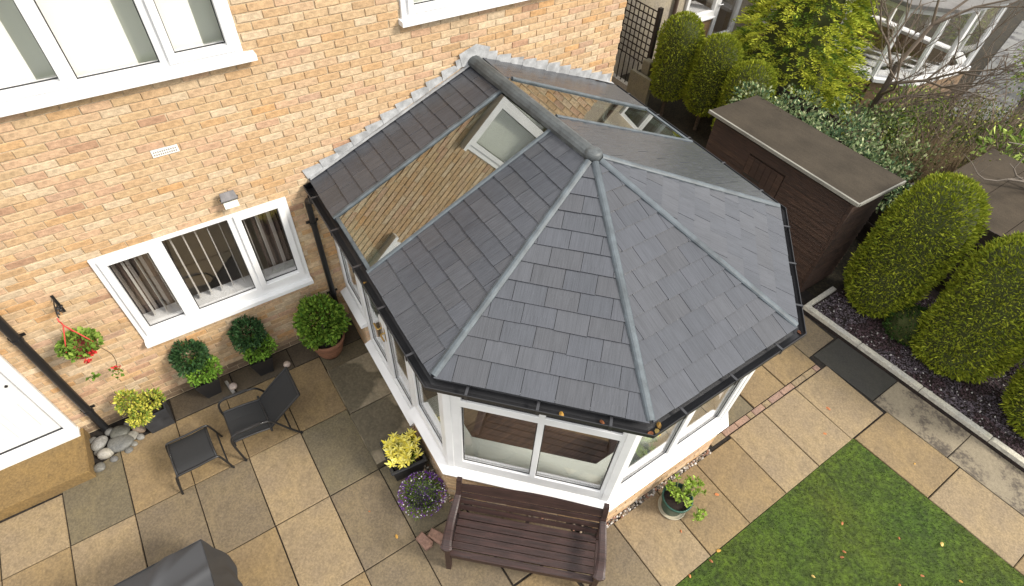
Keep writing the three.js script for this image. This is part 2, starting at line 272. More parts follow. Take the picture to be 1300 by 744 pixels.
{ // planting bed behind a white kerb
  const kx = z => 6.86 + .066 * (z - 3.3);
  const bed = struct('planting_bed', slab([[kx(3.25), 3.30], [9.0, 3.30], [9.3, 9.5], [kx(9.5), 9.5]], -.06, .045), M.soil);
  const e = thing('bed_edging', 'white painted concrete edging stones around the slate chipping bed', 'edging');
  for (let z = 3.27, i = 0; z < 9; i++) { const L = .89; obj('edging_stone', slab([[kx(z), z + .003], [kx(z) + .085, z + .003], [kx(z + L) + .085, z + L - .003], [kx(z + L), z + L - .003]], -.06, .105 + rr(-.004, .004), .012), M.kerb, e); z += L; }
  obj('edging_stone', slab([[kx(3.27) + .09, 3.265], [7.62, 3.255], [7.62, 3.325], [kx(3.27) + .09, 3.335]], -.06, .09, .012), M.kerb, e);
  const chip = new THREE.TetrahedronGeometry(1, 0); const n = 15000, im = new THREE.InstancedMesh(uvBox(chip), std([1, 1, 1], .62), n), m = new THREE.Matrix4(), q = new THREE.Quaternion(), c = new THREE.Color();
  for (let i = 0; i < n; i++) { const z = rr(3.36, 7.2), x = kx(z) + .09 + Math.pow(rnd(), 1.1) * 1.8; q.setFromEuler(new THREE.Euler(rr(-.5, .5), rr(0, 6.3), rr(-.5, .5))); const s = rr(.008, .022); m.compose(V(x, .047 + rr(0, .012), z), q, V(s * 1.3, s * .35, s)); im.setMatrixAt(i, m); const k = rr(.4, 1.6), h = rnd(); const pl = fbm((x * .3) % 1, (z * .3) % 1, 8, 3, 9) > .55; c.setRGB(...(h < .03 ? [.4, .38, .36] : pl ? [.075 * k, .058 * k, .068 * k] : [.045 * k, .024 * k, .028 * k])); im.setColorAt(i, c); }
  im.name = 'slate_chippings'; im.castShadow = im.receiveShadow = true; scene.add(im); tag(im, 'plum and grey slate chippings spread over the planting bed', 'slate chippings', null, 'stuff');
}

// ---------- the brick house ----------
const house = thing('brick_house', 'buff and orange brick house with white window frames and black downpipes', 'house');
const openings = [[-1.075, .80, 1.04, 2.32], [-1.75, .83, 3.84, 5.05], [2.335, 4.3, 3.84, 5.05], [-3.12, -2.14, .13, 2.28]];
const WX0 = -4.3, WX1 = 5.365, WTOP = 5.4;
const roofY = x => x < 3.15 ? 2.44 + (x - 1.1) * .425 : 2.44 + (5.31 - x) * .405; // where the conservatory roof meets the wall
{
  const sh = new THREE.Shape([[WX0, -.1], [WX1 - .006, -.1], [WX1 - .006, WTOP], [WX0, WTOP]].map(p => new THREE.Vector2(...p)));
  for (const [a, b, c, d] of openings) sh.holes.push(new THREE.Path([[a, c], [b, c], [b, d], [a, d]].map(p => new THREE.Vector2(...p))));
  const g = new THREE.ExtrudeGeometry(sh, { depth: .25, bevelEnabled: false }); g.translate(0, 0, -.2585);
  const wall = obj('wall', uvBox(g), M.mortar, house);
  const list = [], cut = [];
  for (let j = 0; j * .075 < WTOP - .05; j++) {
    const y = j * .075 + .004, off = (j % 2 ? .1125 : 0) + .068 - .225 * 20;
    for (let i = 0; i < 45; i++) {
      let x0 = off + i * .225 + rr(-.003, .003), x1 = x0 + .216; if (x1 < WX0 || x0 > WX1) continue; x0 = Math.max(x0, WX0); x1 = Math.min(x1, WX1);
      const xm = (x0 + x1) / 2; if (xm > 1.25 && xm < 5.15 && y + .07 < roofY(xm) - .04) continue;
      let parts = [[x0, x1, y, y + .064]];
      for (const [a, b, c, d] of openings) parts = parts.flatMap(([p, q, r, s]) => {
        if (q <= a || p >= b || s <= c || r >= d) return [[p, q, r, s]];
        const out = []; if (p < a) out.push([p, a - .002, r, s]); if (q > b) out.push([b + .002, q, r, s]);
        const m0 = Math.max(p, a), m1 = Math.min(q, b); if (r < c) out.push([m0, m1, r, c]); if (s > d) out.push([m0, m1, d, s]); return out;
      });
      for (const p of parts) if (p[1] - p[0] > .02 && p[3] - p[2] > .012) (p[1] - p[0] > .205 && p[3] - p[2] > .06 ? list : cut).push(p);
    }
  }
  // the bricks that show largest are parts of their own
  const pv = V(), sizeOf = ([a, b, c, d]) => { const x = (a + b) / 2, y = (c + d) / 2; pv.set(x, y, 0).project(camera); if (Math.abs(pv.x) > .97 || Math.abs(pv.y) > .97 || pv.z > 1) return -1; if (x > 1.1 && x < 5.3 && y < roofY(x) + .22) return -1; if (Math.hypot(x + .14, (y - .3) * .8) < .9 && y < .5) return -.5; const r = camera.position.clone().sub(V(x, y, 0)); return r.z / Math.pow(r.length(), 3); };
  list.forEach(p => p.push(sizeOf(p))); list.sort((p, q) => q[4] - p[4]);
  list.forEach((p, k) => {
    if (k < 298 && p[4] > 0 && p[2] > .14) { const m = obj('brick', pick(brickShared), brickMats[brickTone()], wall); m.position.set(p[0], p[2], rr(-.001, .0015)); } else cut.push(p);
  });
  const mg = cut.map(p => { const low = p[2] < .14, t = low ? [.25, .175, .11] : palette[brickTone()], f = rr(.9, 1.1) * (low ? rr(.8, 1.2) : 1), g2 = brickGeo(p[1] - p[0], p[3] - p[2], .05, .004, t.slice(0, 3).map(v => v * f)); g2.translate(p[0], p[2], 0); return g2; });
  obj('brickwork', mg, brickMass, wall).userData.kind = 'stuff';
  // side wall and rooms behind
  obj('side_wall', box(WX1 - .26, WX1 - .008, -.1, WTOP, -8, -.26), std([.5, .34, .19], .95, { map: T.brick }), house);
  const rf = obj('roof', [bar(V(.5, 5.28, .32), V(.5, 8.2, -4.2), 10.2, .1)], std([.14, .09, .07], .9, { map: T.felt }), house);
  obj('fascia', box(WX0, WX1 + .2, 5.16, 5.34, .24, .27), M.white, rf);
}
const room = (x0, x1, y0, y1, dep, mat, name = 'room_wall') => obj(name, [box(x0, x1, y0, y1, -.26 - dep - .05, -.26 - dep), box(x0 - .05, x0, y0, y1, -.26 - dep, -.262), box(x1, x1 + .05, y0, y1, -.26 - dep, -.262), box(x0, x1, y0 - .05, y0, -.26 - dep, -.262), box(x0, x1, y1, y1 + .05, -.26 - dep, -.262)], mat, house);
function frameShape(x0, x1, y0, y1, holes, depth, bev = .004) {
  const sh = new THREE.Shape([[x0, y0], [x1, y0], [x1, y1], [x0, y1]].map(p => new THREE.Vector2(...p)));
  for (const [a, b, c, d] of holes) sh.holes.push(new THREE.Path([[a, c], [b, c], [b, d], [a, d]].map(p => new THREE.Vector2(...p))));
  const g = new THREE.ExtrudeGeometry(sh, { depth, bevelEnabled: true, bevelThickness: bev, bevelSize: bev, bevelOffset: -bev, bevelSegments: 1 }); return uvBox(g);
}
function gasketRing(a, b, c, d, z, w = .006) { return [box(a, b, c, c + w, z - .004, z + .004), box(a, b, d - w, d, z - .004, z + .004), box(a, a + w, c + w, d - w, z - .004, z + .004), box(b - w, b, c + w, d - w, z - .004, z + .004)]; }
function houseWindow(x0, x1, y0, y1, panes, sashes, paneMat, sillOver, label) {
  const w = new THREE.Group(); w.name = 'window'; house.add(w); w.position.set(0, 0, 0);
  const f = frameShape(x0, x1, y0 + .03, y1, panes, .075); f.translate(0, 0, -.055); obj('frame', f, M.white, w);
  for (const [a, b, c, d, hole] of sashes) { const s = frameShape(a, b, c, d, [hole], .02); s.translate(0, 0, .0245); obj('sash', s, M.white, w); }
  for (const [a, b, c, d] of panes) { const p = obj('pane', box(a - .002, b + .002, c - .002, d + .002, -.0205, -.0165), paneMat, w); obj('gasket', gasketRing(a + .001, b - .001, c + .001, d - .001, -.010, .008), M.gasket, w); }
  const so = sillOver; obj('sill', [bar(V(x0 - so, y0 + .028, .034), V(x1 + so, y0 + .028, .034), .125, .05)], M.white, w);
  return w;
}
houseWindow(-1.075, .80, 1.04, 2.32, [[-.957, -.595, 1.24, 2.225], [-.45, .178, 1.22, 2.285], [.303, .685, 1.255, 2.245]], [[-1.02, -.535, 1.175, 2.29, [-.957, -.595, 1.24, 2.225]], [.24, .748, 1.19, 2.308, [.303, .685, 1.255, 2.245]]], M.pane, .004);
houseWindow(-1.75, .83, 3.84, 5.05, [[-1.62, -1.08, 3.985, 4.95], [-.98, -.508, 3.985, 4.95], [-.405, .188, 3.952, 4.97], [.312, .718, 3.996, 4.94]], [[-1.04, -.45, 3.925, 5.0, [-.98, -.508, 3.985, 4.95]], [.25, .78, 3.935, 5.0, [.312, .718, 3.996, 4.94]]], M.paneUp, .085);
houseWindow(2.335, 4.3, 3.84, 5.05, [[2.46, 2.98, 3.99, 4.95], [3.1, 3.62, 3.96, 4.97], [3.74, 4.18, 3.99, 4.95]], [[2.40, 3.04, 3.93, 5.0, [2.46, 2.98, 3.99, 4.95]]], M.paneUp, .03);
{ // what stands behind the panes
  room(-1.25, 1.05, .2, 2.45, 3.6, M.roomDark); obj('inner_sill', box(-1.07, .79, 1.14, 1.175, -.30, -.06), M.white, house);
  const mk = (x0, x1, label) => { const P = [], z = -.36, N = 40; const pt = (i, y) => { const t = i / N, x = lerp(x0, x1, t); return [x, y, z + .03 * Math.sin(t * 34) + .012 * Math.sin(t * 71 + 1)]; }; for (let i = 0; i < N; i++) { const a = pt(i, .3), b = pt(i + 1, .3), c = pt(i + 1, 2.44), d = pt(i, 2.44); P.push(...a, ...b, ...c, ...a, ...c, ...d); } const t = thing('curtain', label, 'curtain', [0, 0, 0], 0, 'curtains behind the ground floor window'); obj('cloth', tri(P), std([.17, .12, .10], .9), t); const S = []; for (let k = 0; k < 3; k++) { const a0 = lerp(x0, x1, .12 + .3 * k), w = .035; S.push(box(a0, a0 + w, .3, 2.44, z + .034, z + .038)); } obj('stripe', S, M.fabricPale, t); };
  mk(-1.05, -.62, 'brown and cream striped curtain behind the sash on the hanging basket side'); mk(.42, .85, 'brown and cream striped curtain behind the sash on the conservatory side');
  const vb = thing('vertical_blind', 'open vertical blind with narrow pale slats behind the ground floor window', 'blind');
  for (let i = 0; i < 15; i++) { const x = -1.0 + i * .122; obj('slat', bar(V(x, 1.2, -.215), V(x, 2.40, -.215), .075, .003, V(1, 0, .12)), M.blind, vb); }
  obj('head_rail', box(-1.07, .79, 2.395, 2.43, -.24, -.19), M.white, vb);
  room(-1.9, 1.0, 3.6, 5.2, .35, std([.5, .53, .47], .9)); room(2.2, 4.4, 3.6, 5.2, .35, std([.5, .53, .47], .9));
  tag(obj('added_pale_panel', box(-1.7, .8, 3.88, 5.02, -.16, -.157), std([.50, .53, .46], .9)), 'pale grey green panel added behind the roller blinds to lighten the upstairs window', 'curtain'); tag(obj('added_pale_panel', box(2.4, 4.25, 3.88, 5.02, -.16, -.157), std([.50, .53, .46], .9)), 'pale grey green panel added to lighten the upstairs window above the conservatory', 'curtain');  // panels added close behind the glass to lighten the dark room strips
  for (const [a, b, lab] of [[-1.66, -1.2, 'cream roller blind behind the upstairs pane farthest from the conservatory'], [-1.02, -.66, 'cream roller blind behind the narrow upstairs casement next to the wide pane'], [-.45, .04, 'cream roller blind behind the wide upstairs pane'], [.27, .56, 'cream roller blind behind the upstairs casement above the floodlight']]) tag(obj('roller_blind', [box(a, b, 3.9, 5.0, -.12, -.117), rod(V(a, 5.01, -.12), V(b, 5.01, -.12), .02)], std([.80, .79, .74], .9)), lab, 'blind', 'roller blinds behind the upstairs window');
}
{ // back door
  const d = new THREE.Group(); d.name = 'door'; house.add(d);
  const f = frameShape(-3.12, -2.14, .16, 2.28, [[-3.03, -2.235, .262, 2.2]], .09); f.translate(0, 0, -.06); obj('frame', f, M.whiteDoor, d);
  obj('threshold', box(-3.12, -2.135, .128, .19, -.05, .12), M.whiteDoor, d);
  const leaf = frameShape(-3.022, -2.243, .27, 2.192, [[-2.82, -2.40, 1.10, 1.95]], .04); leaf.translate(0, 0, -.05); obj('leaf', leaf, M.whiteDoor, d);
  obj('gap', box(-3.03, -2.237, .262, .27, -.04, .012), M.gasket, d);
  for (const [a, b] of [[-2.93, -2.67], [-2.60, -2.33]]) { const g = frameShape(a, b, .40, .92, [[a + .035, b - .035, .435, .885]], .008, .006); g.translate(0, 0, -.006); obj('moulding', g, M.whiteDoor, d); const r = frameShape(a + .06, b - .06, .46, .86, [], .004, .006); r.translate(0, 0, -.008); obj('panel', r, M.whiteDoor, d); }
  obj('pane', box(-2.82, -2.40, 1.10, 1.95, -.032, -.027), M.pane, d);
  const lead2 = std([.10, .05, .22], .3); obj('coloured_glass', [box(-2.82, -2.402, 1.10, 1.13, -.0265, -.022), box(-2.432, -2.402, 1.13, 1.5, -.0265, -.022), box(-2.82, -2.44, 1.27, 1.30, -.0265, -.022)], lead2, d);
  obj('glazing_bar', [tube([V(-2.82, 1.22, -.015), V(-2.66, 1.26, -.015), V(-2.55, 1.42, -.015), V(-2.52, 1.7, -.015), V(-2.52, 1.95, -.015)], .012, 20, 6)], M.whiteDoor, d);
  obj('keyhole', rod(V(-2.31, 1.18, -.012), V(-2.31, 1.18, .008), .014, .014, 12), M.black, d);
  obj('handle', [tube([V(-2.95, 1.28, -.01), V(-2.95, 1.28, .045), V(-2.84, 1.28, .045)], .011, 16, 8)], M.brass, d);
  room(-3.3, -2.0, 0, 2.4, 3, M.roomDark);
  const st = obj('doorstep', slab([[-3.75, .012], [-2.105, .012], [-2.12, .62], [-3.75, .60]], -.06, .155, .012, 3, 2), std([.26, .165, .06], .9, { map: T.stone, bumpMap: T.stoneBump, bumpScale: .004 }), house);
}
function downpipe(x, z, y0, y1, r, bends, brackets) {
  const g = new THREE.Group(); g.name = 'downpipe'; house.add(g);
  obj('pipe', [rod(V(x, y0, z), V(x, y1, z), r, r, 16)].concat(bends.length ? [tube(bends, r, 30, 12)] : []), M.black, g);
  for (const y of brackets) obj('bracket', [rod(V(x, y - .02, z), V(x, y + .02, z), r + .008, r + .008, 16), box(x - .07, x + .07, y - .016, y + .016, .004, .016)], M.black, g);
  return g;
}
downpipe(-1.93, .055, -.03, 5.2, .042, [], [.42, 1.75, 3.2, 4.6]);
downpipe(1.0, .05, .0, 2.14, .034, [V(1.0, 2.13, .05), V(1.0, 2.2, .055), V(1.005, 2.25, .09), V(1.02, 2.27, .14), V(1.025, 2.30, .17), V(1.025, 2.36, .175)], [.7, 1.9]);
{ // air brick
  const g = []; const x = -.175, y = 3.155; g.push(box(x, x + .222, y, y + .07, -.01, .006));
  const v = obj('air_vent', g, std([.72, .70, .66], .6), house);
  const h = []; for (let r = 0; r < 2; r++) for (let i = 0; i < 11; i++) h.push(box(x + .014 + i * .018, x + .024 + i * .018, y + .014 + r * .026, y + .028 + r * .026, .0055, .0075)); obj('slot', h, std([.22, .2, .17], .9), v);
}

// ---------- conservatory ----------
const EH = 2.45, EP = [[1.124, 0], [1.04, 2.9], [2.236, 4.127], [3.99, 4.12], [5.211, 2.947], [5.337, 0]], APEX = V(3.17, 3.29, 2.085);
function offsetLine(poly, d) { // d > 0 outwards
  const L = []; for (let i = 0; i + 1 < poly.length; i++) { const [a, b] = poly[i], [c, e] = poly[i + 1], l = Math.hypot(c - a, e - b), ex = (c - a) / l, ez = (e - b) / l; let nx = ez, nz = -ex; if ((3.2 - a) * nx + (1.5 - b) * nz > 0) { nx = -nx; nz = -nz; } L.push([a + nx * d, b + nz * d, ex, ez, l]); }
  const out = [[L[0][0], L[0][1]]];
  for (let i = 0; i + 1 < L.length; i++) { const [a, b, ex, ez] = L[i], [c, e, fx, fz] = L[i + 1], det = ex * -fz + ez * fx; const t = Math.abs(det) < 1e-6 ? L[i][4] : ((c - a) * -fz + (e - b) * fx) / det; out.push([a + ex * t, b + ez * t]); }
  const q = L[L.length - 1]; out.push([q[0] + q[2] * q[4], q[1] + q[3] * q[4]]); return out;
}
const FP = offsetLine(EP, -.07);
function sweep(poly, prof, closed = true) { // prof: [[d, y], ...]
  const rows = prof.map(([d, y]) => offsetLine(poly, d).map(([x, z]) => [x, y, z])), P = []; const q = (a, b, c, e) => P.push(...a, ...b, ...c, ...a, ...c, ...e);
  const n = prof.length; for (let k = 0; k < (closed ? n : n - 1); k++) for (let i = 0; i + 1 < poly.length; i++) { const A = rows[k], B = rows[(k + 1) % n]; q(A[i], A[i + 1], B[i + 1], B[i]); }
  if (closed) for (const i of [0, poly.length - 1]) for (let k = 1; k + 1 < n; k++) P.push(...rows[0][i], ...rows[k][i], ...rows[k + 1][i]);
  return tri(P);
}
const facet = i => { const [a, b] = FP[i], [c, d] = FP[i + 1], L = Math.hypot(c - a, d - b), e = V((c - a) / L, 0, (d - b) / L); let n = V(e.z, 0, -e.x); if ((3.2 - a) * n.x + (1.5 - b) * n.z > 0) n.negate(); return { o: V(a, 0, b), e, n, L }; };
// put a geometry drawn in (s, y, out) on facet i; keeps a right-handed basis
function onFacet(g, i) { const f = facet(i), x = f.e.clone(), m = new THREE.Matrix4(); const hand = V().crossVectors(x, V(0, 1, 0)).dot(f.n) > 0; if (hand) m.makeBasis(x, V(0, 1, 0), f.n); else { m.makeBasis(x, V(0, 1, 0), f.n); } m.setPosition(f.o); g.applyMatrix4(m); if (!hand) flip(g); return g; }
function flip(g) { const p = g.attributes.position, n = g.attributes.normal; for (const k of Object.keys(g.attributes)) { const a = g.attributes[k], s = a.itemSize, A = a.array; for (let i = 0; i < p.count; i += 3) for (let c = 0; c < s; c++) { const u = (i + 1) * s + c, v = (i + 2) * s + c, t = A[u]; A[u] = A[v]; A[v] = t; } } return g; }
const cons = thing('conservatory', 'white framed conservatory with grey slate hipped roof built against the brick house', 'conservatory');
const along = (i, s) => { const f = facet(i); return [f.o.x + f.e.x * s, f.o.z + f.e.z * s]; };
{
  const polyMain = [along(0, 2.07), ...FP.slice(1)], polyA = [along(0, 0), along(0, .70)], polyD = [along(0, .705), along(0, 2.065)];
  // dwarf wall with its own bricks
  const dw = obj('dwarf_wall', [sweep(polyMain, [[-.24, -.08], [.036, -.08], [.036, .598], [-.24, .598]]), sweep(polyA, [[-.24, -.08], [.036, -.08], [.036, .598], [-.24, .598]]), sweep(polyD, [[-.24, -.08], [.03, -.08], [.03, .262], [-.24, .262]])], M.mortar, cons);
  const mass = [];
  const brickRun = (i, s0, s1, top, parts) => { for (let j = 0; j * .075 < top - .03; j++) for (let s = s0 - (j % 2 ? .112 : .0); s < s1; s += .225) { const a = Math.max(s, s0), b = Math.min(s + .216, s1), h = Math.min(.064, top - j * .075 - .006); if (b - a < .03 || h < .02) continue; const t = brickTone(); const g = brickGeo(b - a, h, .02, .004, parts ? null : palette[t].slice(0, 3)); g.translate(a, j * .075 + .004, .045); onFacet(g, i); parts ? obj('brick', g, brickMats[t], dw) : mass.push(g); } };
  brickRun(0, .005, .70, .598, true); brickRun(0, .705, 2.06, .262, true); brickRun(0, 2.075, facet(0).L + .02, .598, true); brickRun(1, -.02, facet(1).L + .02, .598, true); brickRun(2, -.02, facet(2).L + .02, .598, true); brickRun(3, -.02, facet(3).L + .02, .598, false); brickRun(4, -.02, facet(4).L, .598, false);
  // brick return beside the door
  for (let j = 4; j < 8; j++) for (const [ss, dd] of [[.7, -.12]]) { const g = brickGeo(.15, .064, .03, .004); g.rotateY(Math.PI / 2); const gg = g; gg.translate(.702 + 0, j * .075 + .004, .045 - .0); onFacet(gg, 0); obj('brick', gg, brickMats[brickTone()], dw); }
  obj('brickwork', mass, brickMass, dw).userData.kind = 'stuff';
  // sills
  const sp = [[-.06, .60], [.086, .598], [.092, .628], [.01, .668], [-.06, .668]];
  obj('window_sill', sweep(polyMain, sp), M.white, cons); obj('window_sill', sweep(polyA, sp), M.white, cons);
  obj('door_sill', sweep(polyD, sp.map(([d, y]) => [d, y - .335])), M.white, cons);
  obj('inner_sill', [sweep([along(0, 2.07), ...FP.slice(1)], [[-.36, .64], [-.075, .64], [-.075, .672], [-.36, .672]]), sweep(polyA, [[-.36, .64], [-.075, .64], [-.075, .672], [-.36, .672]])], std([.62, .66, .60], .6), cons);
  // window frames and panes
  const win = (i, s0, s1, panes, y0, name = 'window') => {
    const w = new THREE.Group(); w.name = name; cons.add(w);
    const holes = panes.flatMap(([a, b, lo]) => [[a, b, lo, 1.90], [a, b, 2.0, 2.27]]);
    const f = frameShape(s0, s1, y0, 2.385, holes, .07); f.translate(0, 0, -.07); obj('frame', onFacet(f, i), M.white, w);
    for (const [a, b, c, d] of holes) { obj('pane', onFacet(box(a - .002, b + .002, c - .002, d + .002, -.034, -.030), i), M.pane, w); obj('gasket', gasketRing(a + .001, b - .001, c + .001, d - .001, -.020, .008).map(g => onFacet(g, i)), M.gasket, w); }
    return w;
  };
  win(0, .0, .70, [[.10, .64, .83]], .668);
  const door = (s0, s1, a, b, hs) => { const w = win(0, s0, s1, [[a, b, .44]], .335, 'door'); obj('handle', [onFacet(tube([V(hs, 1.28, 0), V(hs, 1.28, .05), V(hs + (hs < 1.38 ? -.1 : .1), 1.28, .052)], .01, 16, 7), 0), onFacet(box(hs - .018, hs + .018, 1.15, 1.36, .0005, .007), 0)], M.brass, w); return w; };
  door(.705, 1.383, .79, 1.295, 1.34); door(1.386, 2.062, 1.475, 1.985, 1.43);
  win(0, 2.07, facet(0).L - .05, [[2.17, 2.76, .83]], .668);
  win(1, .05, facet(1).L - .05, [[.158, .842, .83], [.90, 1.555, .83]], .668);
  win(2, .05, facet(2).L - .05, [[.115, .785, .83], [.885, 1.57, .83]], .668);
  win(3, .05, facet(3).L - .05, [[.15, .78, .83], [.86, 1.49, .83]], .668);
  win(4, .05, facet(4).L, [[.15, .95, .83], [1.05, 1.85, .83], [1.95, 2.8, .83]], .668);
  for (let k = 1; k <= 4; k++) { const [x, z] = FP[k], f0 = facet(k - 1), f1 = facet(k), s = .062; const pts = [[x - f0.e.x * s, z - f0.e.z * s], [x, z], [x + f1.e.x * s, z + f1.e.z * s]]; const b = f0.n.clone().add(f1.n).normalize(); const q = [[pts[0][0] + f0.n.x * .012, pts[0][1] + f0.n.z * .012], [x + b.x * .014, z + b.z * .014], [pts[2][0] + f1.n.x * .012, pts[2][1] + f1.n.z * .012], [x - b.x * .1 + f1.e.x * .03, z - b.z * .1 + f1.e.z * .03], [x - b.x * .1 - f0.e.x * .03, z - b.z * .1 - f0.e.z * .03]]; obj('corner_post', slab(q, .669, 2.386), M.white, cons); }
  obj('eaves_beam', sweep(FP, [[-.09, 2.388], [.05, 2.388], [.05, 2.43], [-.09, 2.46]]), M.white, cons);
  // floor and plastered wall inside
  const fl = []; const fp = offsetLine(FP, -.25); fl.push(slab([[1.46, .03], ...fp.slice(1, 5), [4.98, .03]], -.05, .2)); obj('floor', fl, M.floorIn, cons);
  const sh = new THREE.Shape([[1.28, .2], [5.18, .2], [5.18, 2.44], [3.16, 3.24], [1.28, 2.47]].map(p => new THREE.Vector2(...p))); const g = new THREE.ExtrudeGeometry(sh, { depth: .015, bevelEnabled: false }); g.translate(0, 0, .004); obj('inner_wall', uvBox(g), M.plaster, cons);
}
// roof slopes
function slope(P, Q) { const p = V(P[0], EH, P[1]), q = V(Q[0], EH, Q[1]), e = q.clone().sub(p).normalize(), u = APEX.clone().sub(p); u.addScaledVector(e, -u.dot(e)).normalize(); const n = V().crossVectors(e, u); if (n.y < 0) n.negate(); const L = q.distanceTo(p), a = APEX.clone().sub(p); return { p, e, u, n, L, as: a.dot(e), at: a.dot(u), pt: (s, t, h = 0) => p.clone().addScaledVector(e, s).addScaledVector(u, t).addScaledVector(n, h) }; }
const S = [0, 1, 2, 3, 4].map(i => slope(EP[i], EP[i + 1]));
function clipPoly(poly, clip) { // Sutherland-Hodgman, clip counter-clockwise
  let out = poly; for (let i = 0; i < clip.length; i++) { const [ax, ay] = clip[i], [bx, by] = clip[(i + 1) % clip.length], side = p => (bx - ax) * (p[1] - ay) - (by - ay) * (p[0] - ax), inp = out; out = []; for (let k = 0; k < inp.length; k++) { const a = inp[k], b = inp[(k + 1) % inp.length], sa = side(a), sb = side(b); if (sa >= 0) out.push(a); if (sa * sb < 0) { const t = sa / (sa - sb); out.push([lerp(a[0], b[0], t), lerp(a[1], b[1], t)]); } } if (out.length < 3) return []; } return out;
}
const slateMats = [[.062, .066, .077], [.066, .070, .082], [.058, .062, .073], [.070, .073, .083], [.063, .065, .073]].map(c => std(c, .24, { map: T.slate, bumpMap: T.slateBump, bumpScale: .0015 }));
const roof = new THREE.Group(); roof.name = 'roof'; cons.add(roof);
function slating(sl, poly, asParts, shift = 0) {
  const RH = .182, SW = .275, mass = [], smax = Math.max(...poly.map(p => p[0])), smin = Math.min(...poly.map(p => p[0])), tmax = Math.max(...poly.map(p => p[1]));
  for (let r = 0; r * RH < tmax; r++) {
    const t0 = r * RH - (r === 0 ? .035 : 0), t1 = (r + 1) * RH + .015, off = shift + (r % 2) * .5 * SW + rr(-.04, .04);
    for (let s = Math.floor((smin - off) / SW) * SW + off; s < smax; s += SW) {
      const ed = rr(-.004, .004); const cp = clipPoly([[s + .002, t0 + ed], [s + SW - .002, t0 + ed + rr(-.002, .002)], [s + SW - .002, t1], [s + .002, t1]], r === 0 ? poly.map(([a, b]) => b < .001 ? [a, -.04] : [a, b]) : poly); if (cp.length < 3) continue;
      let ar = 0; for (let k = 0; k < cp.length; k++) { const a = cp[k], b = cp[(k + 1) % cp.length]; ar += a[0] * b[1] - a[1] * b[0]; } if (Math.abs(ar) < .0016) continue;
      const lift = rr(0, .0025), hh = t => .004 + lift + .010 * (1 - (t - r * RH) / RH), top = cp.map(([a, b]) => sl.pt(a, b, hh(b))), bot = cp.map(([a, b]) => sl.pt(a, b, -.006)), P = [], U = [], uo = rr(0, 5), vo = rr(0, 5);
      const n = cp.length, up = V().crossVectors(sl.e, sl.u).y > 0;
      const put = (a, ua, b, ub, c, uc) => { if (!up) { [b, c] = [c, b]; [ub, uc] = [uc, ub]; } P.push(a.x, a.y, a.z, b.x, b.y, b.z, c.x, c.y, c.z); U.push(ua[0] + uo, ua[1] + vo, ub[0] + uo, ub[1] + vo, uc[0] + uo, uc[1] + vo); };
      for (let k = 1; k + 1 < n; k++) put(top[0], cp[0], top[k], cp[k], top[k + 1], cp[k + 1]);
      for (let k = 0; k < n; k++) { const l = (k + 1) % n; put(bot[k], cp[k], bot[l], cp[l], top[l], cp[l]); put(bot[k], cp[k], top[l], cp[l], top[k], cp[k]); }
      const g = tri(P, U); asParts ? obj('slate', g, pick(slateMats), roof) : mass.push(g);
    }
  }
  if (!asParts) obj('slating', mass, M.slateMass, roof).userData.kind = 'stuff';
}
function deck(sl, poly, mat, h0, h1, name, parent = roof) { const P = [], top = poly.map(([a, b]) => sl.pt(a, b, h1)), bot = poly.map(([a, b]) => sl.pt(a, b, h0)), n = poly.length, f = (a, b, c) => P.push(a.x, a.y, a.z, b.x, b.y, b.z, c.x, c.y, c.z); for (let k = 1; k + 1 < n; k++) { f(top[0], top[k], top[k + 1]); f(bot[0], bot[k + 1], bot[k]); } for (let k = 0; k < n; k++) { const l = (k + 1) % n; f(bot[k], bot[l], top[l]); f(bot[k], top[l], top[k]); } return obj(name, tri(P), mat, parent); }
const ccw = p => { let a = 0; for (let k = 0; k < p.length; k++) { const [x, y] = p[k], [u, v] = p[(k + 1) % p.length]; a += x * v - y * u; } return a < 0 ? p.slice().reverse() : p; };
const LT = S[0].at, RT = S[4].at, Lw = -.062, RL = S[4].L;
const pl = {
  leftWall: ccw([[0.012, 0], [.735, 0], [.60, LT], [Lw + .012, LT]]), leftMain: ccw([[1.60, 0], [S[0].L, 0], [S[0].as, LT], [1.47, LT]]), leftGlass: ccw([[.735, 0], [1.60, 0], [1.47, LT], [.60, LT]]),
  rightMain: ccw([[0, 0], [1.37, 0], [1.51, RT], [S[4].as, RT]]), rightGlass: ccw([[1.37, 0], [2.21, 0], [2.36, RT], [1.51, RT]]), rightWall: ccw([[2.21, 0], [RL - .012, 0], [RL + .08, RT], [2.36, RT]]),
};
for (const [sl, poly, parts, sh] of [[S[0], pl.leftWall, true, .06], [S[0], pl.leftMain, true, .02], [S[1], ccw([[0, 0], [S[1].L, 0], [S[1].as, S[1].at]]), true, .18], [S[2], ccw([[0, 0], [S[2].L, 0], [S[2].as, S[2].at]]), true, .21], [S[3], ccw([[0, 0], [S[3].L, 0], [S[3].as, S[3].at]]), true, .1], [S[4], pl.rightMain, false, 0], [S[4], pl.rightWall, false, .1]]) {
  slating(sl, poly, parts, sh); deck(sl, poly, M.slateDeck, -.03, -.001, 'decking'); deck(sl, poly, M.ceiling, -.10, -.034, 'ceiling_lining');
}
